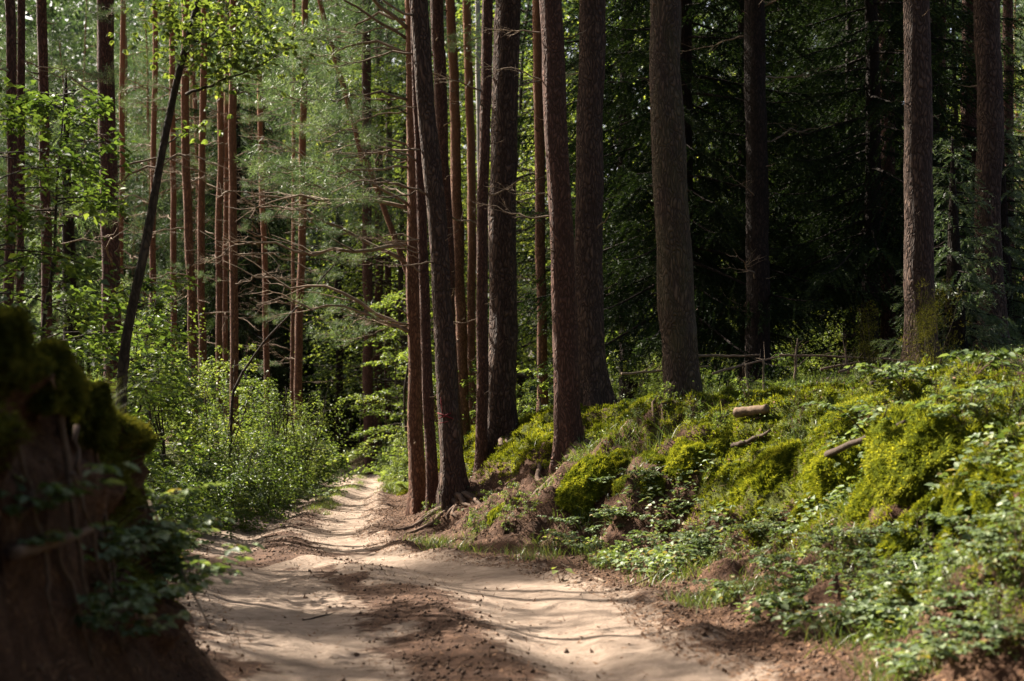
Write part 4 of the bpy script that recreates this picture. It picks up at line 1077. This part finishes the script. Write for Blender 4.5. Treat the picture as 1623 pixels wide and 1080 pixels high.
def hummocks():
    g = np.random.default_rng(22)
    protos = []
    for k in range(4):
        mb = MB(); blob(mb, (.32 + .06 * k, .27, .15 + .03 * (k % 2)), 3.7 * k + 1, 4200, g, 0, .55, .026); protos.append(mb.mesh('moss_hummock', M['moss']))
    spots = [(930, 770), (985, 735), (1040, 740), (1100, 735), (905, 660), (870, 690), (850, 650), (1160, 745), (1215, 770), (1245, 745), (1310, 690), (1350, 670), (1455, 690), (1440, 740),
             (1500, 700), (1545, 740), (1590, 760), (1290, 800), (1530, 830), (1175, 690), (1120, 690), (1010, 780), (1390, 760), (690, 815), (645, 800), (800, 805), (860, 705), (885, 690), (960, 700), (1480, 800), (1330, 750)]
    for k, (px, py) in enumerate(spots):
        d = ray_ground(px, py, 6, 30)
        if d is None: continue
        x = (px - CX) / FPX * d; d += .08
        o = bpy.data.objects.new('moss_hummock', protos[k % 4]); COL.objects.link(o)
        o.location = (x, d, gz(x, d) - .11); nn = normal(np.array([x]), np.array([d]), .25)[0]
        o.rotation_euler = (Vector(nn).to_track_quat('Z', 'Y') @ Matrix.Rotation(g.random() * 6.28, 3, 'Z').to_quaternion()).to_euler()
        s = g.uniform(.5, 1.1) * (.6 if px < 850 else 1); o.scale = (s * g.uniform(.7, 1.5), s * g.uniform(.7, 1.3), s * g.uniform(.7, 1.2))
        tag(o, 'yellow-green moss hummock on the sunny bank', 'moss hummock', 'moss hummocks on the sunny bank')
    # hanging moss beards over the hollows
    bd = []
    for k in range(2):
        mb = MB(); blob(mb, (.13, .11, .34), 9.1 * k + 2, 2200, g, 0, .55, .026); bd.append(mb.mesh('moss_beard', M['moss']))
    for k, (px, py, s) in enumerate([(1320, 770, 1.), (1436, 720, 1.), (1518, 820, .9), (1300, 745, .8), (1455, 760, .8), (1480, 770, .8), (935, 800, .7), (1205, 790, .6), (1585, 800, .9)]):
        d = ray_ground(px, py, 6, 30)
        if d is None: continue
        d -= .05; x = (px - CX) / FPX * d
        o = bpy.data.objects.new('moss_beard', bd[k % 2]); COL.objects.link(o)
        o.location = (x, d, gz(x, d) - .10); o.rotation_euler = (g.uniform(-.5, -.1), g.uniform(-.3, .3), g.random() * 6.28); o.scale = (s,) * 3
        tag(o, 'strip of moss hanging down over an earth hollow of the bank', 'moss beard', 'hanging moss strips on the bank')
    # big dark cushions on the overhanging bank
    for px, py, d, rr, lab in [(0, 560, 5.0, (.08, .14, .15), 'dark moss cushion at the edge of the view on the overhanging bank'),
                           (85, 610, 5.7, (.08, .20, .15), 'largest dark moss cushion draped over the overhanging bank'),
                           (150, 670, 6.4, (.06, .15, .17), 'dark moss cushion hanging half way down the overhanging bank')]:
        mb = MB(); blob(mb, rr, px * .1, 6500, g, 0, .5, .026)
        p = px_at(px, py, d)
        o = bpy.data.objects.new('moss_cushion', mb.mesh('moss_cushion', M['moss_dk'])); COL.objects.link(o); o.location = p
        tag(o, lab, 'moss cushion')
hummocks()

# ------------------------------------------------------------------ low plants
def bramble(seed, H=.38, nst=6, leaf=.074):
    g = np.random.default_rng(seed); tr = MB(); cb = MB()
    for k in range(nst):
        a = g.random() * 6.28; s = np.linspace(0, 1, 9); ln = H * g.uniform(.7, 1.5); ar = g.uniform(.4, 1.1)
        P = np.stack([np.cos(a) * ar * ln * s, np.sin(a) * ar * ln * s, ln * (s * 1.1 - .65 * s ** 2) - .02], -1) + np.cumsum(g.normal(size=(9, 3)) * .006, 0)
        tube(tr, P, .0035 * (1 - .6 * s), 4, cap=False)
        for q in range(6):
            f = g.uniform(.3, 1); b = np.array([np.interp(f, s, P[:, c]) for c in range(3)])
            aa = a + g.normal() * 1.1; pet = b + np.array([math.cos(aa), math.sin(aa), .35]) * .05 * g.uniform(.6, 1.4)
            tn = np.clip(.5 + .22 * g.normal(), 0, .97)
            for rot in (-1.05, 0., 1.05):
                D = np.array([[math.cos(aa + rot), math.sin(aa + rot), g.uniform(-.35, .05)]]); U = unit(np.array([[.3 * g.normal(), .3 * g.normal(), 1.]]))
                l_ = leaf * g.uniform(.75, 1.2) * (1 if rot == 0 else .85)
                leaves(cb, pet[None], D, U, l_, l_ * .68, tn + .05 * g.normal(), 0, .10, .18, True)
    return tr.mesh('stem', M['root']), cb.mesh('foliage', M['bramble'])
BRV = [bramble(40 + k, .30 + .05 * k, 7 + k) for k in range(4)]
def plants(name, variants, spots, label, cat, group, seed, smin=.7, smax=1.25):
    g = np.random.default_rng(seed); protos = {}
    for k, (x, y) in enumerate(spots):
        v = int(g.integers(len(variants))); loc = (x, y, gz(x, y)); sc = g.uniform(smin, smax); rz = g.random() * 6.28
        if v in protos: dup(protos[v], loc, rz, sc)
        else:
            r = root(name, loc, label, cat, group, rz); r.scale = (sc,) * 3
            part('stem', variants[v][0], r); part('foliage', variants[v][1], r); protos[v] = r
def px_spots(boxes, seed):
    g = np.random.default_rng(seed); out = []
    for (x0, y0, x1, y1, n) in boxes:
        c = 0
        for _ in range(n * 4):
            if c >= n: break
            px, py = g.uniform(x0, x1), g.uniform(y0, y1); d = ray_ground(px, py, 4.5, 40)
            if d: out.append(((px - CX) / FPX * d, d)); c += 1
    return out
plants('bramble_plant', BRV, px_spots([(940, 760, 1110, 830, 14), (880, 830, 1000, 890, 7), (1000, 830, 1300, 880, 15), (1100, 860, 1400, 930, 13), (1300, 860, 1623, 930, 17), (1250, 930, 1623, 1010, 17), (1480, 1000, 1623, 1060, 4), (1560, 760, 1623, 850, 4), (1160, 940, 1260, 1000, 4)], 5),
       'bramble plant with pale three-part leaves on the lower mossy bank', 'plant', 'bramble plants on the mossy bank', 6, .34, .66)
plants('bramble_plant', BRV, px_spots([(215, 830, 290, 960, 15), (150, 890, 260, 1000, 9), (0, 850, 40, 950, 3), (60, 1000, 200, 1060, 4)], 7),
       'bramble plant with dull green leaves at the foot of the overhanging bank', 'plant', 'bramble plants on the overhanging bank', 8, .6, 1.05)
plants('bramble_plant', BRV, px_spots([(960, 640, 1623, 690, 4), (600, 720, 660, 770, 10), (980, 590, 1600, 630, 3), (250, 770, 500, 812, 26)], 9),
       'low bramble plant on the forest floor further from the camera', 'plant', 'bramble plants further back', 10, .7, 1.3)
plants('bramble_plant', BRV, px_spots([(400, 775, 520, 800, 22), (280, 800, 400, 825, 12), (500, 760, 530, 775, 6)], 19),
       'small leafy plant spilling out of the sunny thicket onto the track edge', 'plant', 'verge plants under the sunny thicket', 20, .6, 1.1)
HB = [broadleaf(940 + k, .30 + .06 * k, .16, .04, 420, .020 + .006 * k, .004, 'leaf_lt' if k else 'bramble', 'root', 26, .6, multi=6) for k in range(3)]
plants('bilberry_bush', HB, px_spots([(1250, 640, 1623, 700, 15), (1000, 640, 1250, 690, 5), (1300, 870, 1623, 960, 20), (1000, 850, 1300, 900, 8), (1450, 960, 1623, 1040, 7), (640, 800, 880, 850, 10)], 29),
       'low bilberry bush with small light leaves on the mossy bank', 'plant', 'bilberry bushes on the mossy bank', 30, .45, .9)
# bright single sprouts
def sprout(px, py, label):
    d = ray_ground(px, py, 4, 30)
    if d is None: return
    g = np.random.default_rng(int(px)); x = (px - CX) / FPX * d
    r = root('leaf_sprout', (x, d, gz(x, d)), label, 'plant')
    tr = MB(); cb = MB()
    for k in range(4):
        a = k * 1.7 + g.random(); h = .10 + .05 * g.random(); s = np.linspace(0, 1, 5)
        P = np.stack([np.cos(a) * .07 * s, np.sin(a) * .07 * s, h * s], -1); tube(tr, P, .003, 4, cap=False)
        leaves(cb, P[-1:], np.array([[math.cos(a), math.sin(a), -.2]]), np.array([[.2 * g.normal(), -.3, 1.]]), .085, .062, .9, 0, .08, .15, True)
    part('stem', tr.mesh('stem', M['root']), r); part('foliage', cb.mesh('foliage', M['leaf_lt']), r)
sprout(888, 925, 'bright green sprout at the edge of the track below the bank')
sprout(1492, 1068, 'bright green sprout in the corner of the bare verge')
sprout(872, 870, 'round-leaved sprout just above the track edge')

# ferns
def fern(seed, n=8, L=.7):
    g = np.random.default_rng(seed); mb = MB()
    for k in range(n):
        a = k / n * 6.28 + g.normal() * .2; s = np.linspace(0, 1, 26); l_ = L * g.uniform(.75, 1.1)
        P = np.stack([np.cos(a) * l_ * .8 * s, np.sin(a) * l_ * .8 * s, l_ * (.95 * s - .75 * s ** 2)], -1)
        tube(mb, P[::3], .004, 3, cap=False, tone=.3)
        sd = unit(np.cross(np.gradient(P, axis=0), [0, 0, 1.]))
        for q in (-1, 1):
            wl = l_ * .22 * np.sin(np.clip(s * 1.02 + .08, 0, 1) * PI) ** .8
            leaves(mb, P[2:], sd[2:] * q + .25 * np.gradient(P, axis=0)[2:] / l_, np.tile([0, 0, 1.], (24, 1)), wl[2:] + .01, .035, np.clip(.55 + .1 * g.normal(size=24), 0, 1), 0, .05, .25)
    return mb.mesh('fern', M['leaf_lt'])
FV = [fern(1), fern(2, 9, .8), fern(3, 7, .55)]
for k, (px, d, s) in enumerate([(395, 25, 1.1), (430, 27.5, 1.2), (460, 31, 1.1), (340, 21.5, .9), (648, 29, .8), (670, 26.5, .7), (610, 44, 1.1), (270, 18.5, .9), (1275, 19, .6), (1230, 20, .7), (1010, 24, .6)]):
    x = (px - CX) / FPX * d; o = bpy.data.objects.new('fern', FV[k % 3]); COL.objects.link(o)
    o.location = (x, d, gz(x, d)); o.rotation_euler = (0, 0, k * 1.3); o.scale = (s,) * 3
    tag(o, 'fern with arching fronds beside the track' if k < 8 else 'small fern on the mossy forest floor', 'fern', 'ferns beside the track' if k < 8 else 'ferns on the forest floor')

# grass
def grass_patch(mb, X, Y, L, W, g, tone=.5, lean=.5, per=7, sp=.05):
    n = len(X) * per; X = np.repeat(X, per) + sp * g.normal(size=n); Y = np.repeat(Y, per) + sp * g.normal(size=n)
    P = np.stack([X, Y, height(X, Y) - .01], -1); D = unit(np.stack([lean * g.normal(size=n), lean * g.normal(size=n), np.ones(n)], -1))
    l_ = np.repeat(np.broadcast_to(L, (n // per,)), per) * g.uniform(.5, 1.3, n)
    side = unit(np.cross(D, rdir(n, g))) * (W / 2)
    mid = P + D * l_[:, None] * .55; tip = P + D * l_[:, None] * .9 + np.stack([D[:, 0], D[:, 1], 0 * D[:, 2]], -1) * l_[:, None] * .35
    V = np.stack([P - side, P + side, mid + side * .8, mid - side * .8, tip], 1).reshape(-1, 3); i = np.arange(n)[:, None] * 5
    mb.add(V, tri=i + [[3, 2, 4]], quad=i + [[0, 1, 2, 3]], tone=np.repeat(tone + .15 * g.normal(size=n), 5))
def grass():
    g = np.random.default_rng(14)
    mb = MB()
    Y = g.uniform(24, 50, 900); u = g.uniform(.40, .62, 900); X = Ledge(Y) + u * (Redge(Y) - Ledge(Y)); k = fbm(X * 2, Y * .5, 5., 3) > .05
    grass_patch(mb, X[k], Y[k], .10, .008, g, .55)
    Y = g.uniform(6, 17, 3600); X = Redge(Y) + g.uniform(.1, 3.2, 3600); k = fbm(X * 1.4, Y * 1.4, 15., 3) > .04
    grass_patch(mb, X[k], Y[k], .16, .006, g, .5)
    Y = g.uniform(14, 30, 2600); X = Redge(Y) + g.uniform(2, 9, 2600); k = (fbm(X * 1., Y * 1., 16., 3) > .02) & (X / Y < .4)
    grass_patch(mb, X[k], Y[k], .22, .007, g, .45)
    Y = g.uniform(16, 52, 2400); X = Ledge(Y) - g.uniform(-.1, 1.2, 2400); k = fbm(X * 1., Y * 1., 17., 3) > -.1
    grass_patch(mb, X[k], Y[k], .22, .008, g, .55)
    Y = g.uniform(30, 64, 1800); X = Redge(Y) + g.uniform(-.1, 1.6, 1800)
    grass_patch(mb, X, Y, .22, .010, g, .55)
    o = bpy.data.objects.new('grass', mb.mesh('grass', M['grass'])); COL.objects.link(o)
    tag(o, 'thin grass along the verges and on the crown of the track', 'grass', None, 'stuff')
    mb = MB(); p = [px_at(g.normal(163, 13), 0, g.normal(7.15, .13)) for _ in range(90)]
    X = np.array([q[0] for q in p]); Y = np.array([q[1] for q in p])
    grass_patch(mb, X, Y, .22, .0045, g, .9, .45, 14, .04)
    o = bpy.data.objects.new('grass_tuft', mb.mesh('grass_tuft', M['grass'])); COL.objects.link(o)
    tag(o, 'pale sunlit grass tuft on the end of the overhanging bank', 'grass tuft')
grass()

# ground cover of small leaves
def ground_cover():
    g = np.random.default_rng(15); mb = MB()
    n = 30000; Y = 8 + 30 * g.random(n) ** 1.3; X = Redge(Y) + g.uniform(1.2, 11, n)
    dn = fbm(X * .9, Y * .9, 71., 3); t = X - Redge(Y)
    k = (dn > .0 - .1 * (t > 3.5)) & (X / Y < .42); X, Y = X[k], Y[k]; n = len(X)
    P = np.stack([X, Y, height(X, Y) + .03 + .12 * g.random(n)], -1); a = g.random(n) * 6.28
    D = np.stack([np.cos(a), np.sin(a), .2 * g.normal(size=n)], -1); U = unit(np.stack([.5 * g.normal(size=n), .5 * g.normal(size=n), np.ones(n)], -1))
    leaves(mb, P, D, U, .034 * g.uniform(.6, 1.3, n), .022, np.clip(.5 + .2 * g.normal(size=n), 0, .97))
    n = 13000; Y = 6.5 + 8.5 * g.random(n); X = Redge(Y) + .35 + 1.75 * g.random(n) ** 1.2; k = fbm(X * 1.1, Y * 1.1, 73., 3) > .11; X, Y = X[k], Y[k]; n = len(X)
    P = np.stack([X, Y, height(X, Y) + .03 + .13 * g.random(n)], -1); a = g.random(n) * 6.28
    D = np.stack([np.cos(a), np.sin(a), .25 * g.normal(size=n)], -1); U = unit(np.stack([.4 * g.normal(size=n) - .2, .4 * g.normal(size=n), np.ones(n)], -1)); q = .058 * g.uniform(.5, 1.3, n)
    leaves(mb, P, D, U, q, q * .72, np.clip(.62 + .24 * g.normal(size=n), 0, 1), 0, .12, .2, True)
    o = bpy.data.objects.new('ground_cover', mb.mesh('ground_cover', M['bramble'])); COL.objects.link(o)
    tag(o, 'small low leaves covering the bank and the forest floor behind it', 'ground cover', None, 'stuff')
    # fallen needles, leaves, twigs
    mb = MB(); n = 150000; Y = 5 + 26 * g.random(n) ** 1.3; t = g.uniform(-.35, 4.5, n); X = Redge(Y) + t
    k = (g.random(n) < np.where(t < 1.6, 1., .35)) & (X / Y < .4); X, Y = X[k], Y[k]
    Yl = 4 + 14 * g.random(9000); Xl = Ledge(Yl) + .35 - g.uniform(0, 1.6, 9000)
    Yr = 6 + 24 * g.random(9000); Xr = Ledge(Yr) + (Redge(Yr) - Ledge(Yr)) * np.clip(.5 + .17 * g.normal(size=9000), 0, 1)
    X = np.concatenate([X, Xl, Xr]); Y = np.concatenate([Y, Yl, Yr]); n = len(X)
    N = normal(X, Y); D = unit(np.cross(N, rdir(n, g)) + .25 * N * g.normal(size=(n, 1)))
    Zt = height(X, Y); P = np.stack([*displace(X, Y, Zt), Zt + .004], -1)
    big = g.random(n) < .25
    slivers(mb, P, D, np.where(big, .038, .085) * g.uniform(.6, 1.4, n), np.where(big, .026, .006), np.clip(.5 + .3 * g.normal(size=n), 0, 1), 0, N)
    o = bpy.data.objects.new('leaf_litter', mb.mesh('leaf_litter', M['litter'], False)); COL.objects.link(o)
    tag(o, 'brown needles and dead leaves strewn on the bank and track', 'litter', None, 'stuff')
    # clods of soil
    mb = MB(); n = 26000; Y = 5 + 22 * g.random(n) ** 1.4; sidek = g.random(n)
    L, Rr = Ledge(Y), Redge(Y)
    X = np.where(sidek < .55, Rr + np.abs(g.normal(size=n)) * .7 - .15, np.where(sidek < .7, L - .1 + .2 * g.normal(size=n), L + (Rr - L) * (.50 + .14 * g.normal(size=n))))
    kk = sand_f(X, Y) + .25 * g.normal(size=n) < .45; X, Y = X[kk], Y[kk]; n = len(X)
    Z = height(X, Y); r = .004 + .016 * g.random(n) ** 4
    oc = np.array([[1, 0, 0], [-1, 0, 0], [0, 1, 0], [0, -1, 0], [0, 0, 1], [0, 0, -1.]])
    V = np.stack([X, Y, Z + r * .3], -1)[:, None] + (oc[None] * g.uniform(.6, 1.3, (n, 6, 1)) + .25 * g.normal(size=(n, 6, 3))) * r[:, None, None]
    F = np.array([[0, 2, 4], [2, 1, 4], [1, 3, 4], [3, 0, 4], [2, 0, 5], [1, 2, 5], [3, 1, 5], [0, 3, 5]])
    mb.add(V.reshape(-1, 3), tri=(np.arange(n)[:, None, None] * 6 + F[None]).reshape(-1, 3), tone=np.repeat(np.clip(.5 + .25 * g.normal(size=n), 0, 1), 6))
    o = bpy.data.objects.new('dirt_clods', mb.mesh('dirt_clods', M['soil'])); COL.objects.link(o)
    tag(o, 'crumbled clods of soil along the track edges', 'soil clods', None, 'stuff')
ground_cover()

# ------------------------------------------------------------------ logs and sticks
def stick(name, xa, ya, xb, yb, wd, label, mat='stick', da=None, db=None, lift=.03, cat='branch', twigs=0, group=None):
    da = da or ray_ground(xa, ya, 5, 40); db = db or ray_ground(xb, yb, 5, 40)
    if da is None or db is None: print('no stick', label); return
    a, b = px_at(xa, ya, da), px_at(xb, yb, db)
    g = np.random.default_rng(int(xa + ya)); s = np.linspace(0, 1, 14)[:, None]
    r0 = wd * (da + db) / 2 / FPX / 2
    P = a + (b - a) * s + np.cumsum(g.normal(size=(14, 3)), 0) * r0 * (.05 if mat == 'cut' else .22) + np.array([0, 0, lift + r0 * .6])
    o = root(name, P[0], label, cat, group)
    mb = MB(); tube(mb, P - P[0], r0 * (1 - (.12 if mat == 'cut' else .45) * s[:, 0]), 10, lobes=lambda th, i: 1 + .12 * noise(np.cos(th) * 2, np.sin(th) * 2, i * .6))
    for k in range(twigs):
        f = int(g.integers(3, 12)); d = unit(unit(b - a) + rdir(1, g)[0] * .9); l_ = g.uniform(.1, .4); q = np.linspace(0, 1, 5)[:, None]
        tube(mb, P[f] - P[0] + d * q * l_, r0 * .35 * (1 - .7 * q[:, 0]), 5, cap=False)
    me = mb.mesh(name, M[mat]); bpy.data.objects.remove(o)
    o = bpy.data.objects.new(name, me); COL.objects.link(o); o.location = P[0]; tag(o, label, cat, group)
stick('fallen_branch', 1312, 760, 1436, 708, 12, 'short thick dark branch lying aslant on the mossy bank', lift=.20, twigs=3)
stick('cut_log', 1166, 676, 1216, 668, 17, 'short sawn log with pale wood lying in the moss', 'cut', lift=.11, cat='log')
stick('fallen_branch', 1160, 722, 1226, 692, 10, 'knobby dark branch leading up to the sawn log', lift=.08)
stick('fallen_branch', 1092, 578, 1205, 577, 5, 'grey pole lying across the shade before the black spruce trunk', 'dead', 21, 21.5, .1)
stick('fallen_branch', 1215, 640, 1211, 570, 5, 'upright grey twig stuck in the floor near the black spruce trunk', 'dead', 17.6, 17.6, 0)
stick('fallen_branch', 1187, 625, 1184, 578, 5, 'short crooked stick beside the upright grey twig', 'dead', 18, 18, 0)
stick('fallen_branch', 1235, 580, 1440, 590, 4, 'long thin dead pole on the shaded floor', 'dead', 21, 20.5, .15, twigs=6)
stick('fallen_branch', 1330, 605, 1400, 580, 4, 'thin dead branch propped aslant on the shaded floor', 'dead', 19, 20.5, .12, twigs=4)
for k_, (xa, ya, xb, yb, da_, db_, lb) in enumerate([(985, 600, 1120, 588, 21, 22, 'thin dead pole lying behind the lichen-green pine'), (1130, 600, 1245, 570, 20, 22.5, 'dead pole slanting up past the black spruce trunk'),
        (1260, 612, 1262, 545, 19, 19, 'bare upright stem in the shade between the black spruce and the flaky pine'), (1300, 592, 1430, 572, 22, 22, 'long dead pole behind the upright bare stem'),
        (1345, 600, 1338, 560, 19.5, 19.5, 'short bare stem leaning left in the shaded wood'), (1495, 590, 1590, 560, 20, 21, 'dead pole lying before the sun-edged pine'), (1400, 590, 1480, 610, 18.5, 18.5, 'dead twiggy branch at the foot of the flaky pine')]):
    stick('fallen_branch', xa, ya, xb, yb, 4, lb, 'dead', da_, db_, .05, twigs=7)
stick('fallen_branch', 1380, 618, 1425, 610, 9, 'dark short limb on the forest floor before the flaky-barked pine')
stick('fallen_branch', 1060, 905, 980, 935, 4, 'pale twig at the foot of the bank', 'dead', lift=.0, twigs=3)
stick('fallen_branch', 960, 925, 890, 893, 5, 'curved root-like twig on the earth below the reddish lip pine', 'dead', lift=.0, twigs=2)
stick('fallen_branch', 855, 770, 850, 705, 9, 'dark broken stub standing on the slope below the broad cracked pine', 'root', lift=-.05)
stick('fallen_branch', 1448, 860, 1462, 800, 4, 'thin bare twig hanging in the dark hollow of the bank', 'dead', lift=.08)
stick('fallen_branch', 20, 900, 130, 850, 22, 'grey weathered root wedged in the overhanging bank', 'root', 5.0, 5.6, .02)
stick('fallen_branch', 235, 800, 330, 1000, 5, 'thin pale stick leaning down the foot of the overhanging bank', 'dead', 7.9, 7.3, .02)
stick('fallen_branch', 480, 985, 560, 962, 3, 'tiny twig lying on the sandy track', 'stick', lift=.0)

def hanging_roots():
    g = np.random.default_rng(77)
    for k in range(16):
        y0 = g.uniform(4.4, 7.3); z1 = g.uniform(.9, 1.55) - (y0 - 5) * .08; z0 = z1 - g.uniform(.4, .9); n = 16
        s = np.linspace(0, 1, n); Y = y0 + np.cumsum(g.normal(size=n)) * .018 + g.uniform(-.25, .35) * s; Z = z1 + (max(z0, .15) - z1) * s
        xs = np.linspace(.3, -.9, 121); X = []
        for yy, zz in zip(Y, Z):
            xx = Ledge(np.array([yy]))[0] + xs; h = height(xx, np.full(121, yy)); i = np.argmax(h > zz); X.append(xx[i])
        k2 = np.array([1, 2, 3, 2, 1.]) / 9; X = np.convolve(np.pad(X, 2, mode='edge'), k2, 'valid') + .05 + .03 * g.normal()
        P = np.stack([X, Y, Z], -1); mb = MB(); r0 = g.uniform(.006, .020)
        tube(mb, P - P[0], r0 * (1 - .7 * s), 6, lobes=lambda th, i: 1 + .2 * noise(np.cos(th) * 2, np.sin(th) * 2, i * .5))
        o = bpy.data.objects.new('exposed_root', mb.mesh('exposed_root', M['root'])); COL.objects.link(o); o.location = P[0]
        tag(o, 'thin bare root hanging down the dark overhanging bank', 'root', 'roots hanging from the overhanging bank')
hanging_roots()
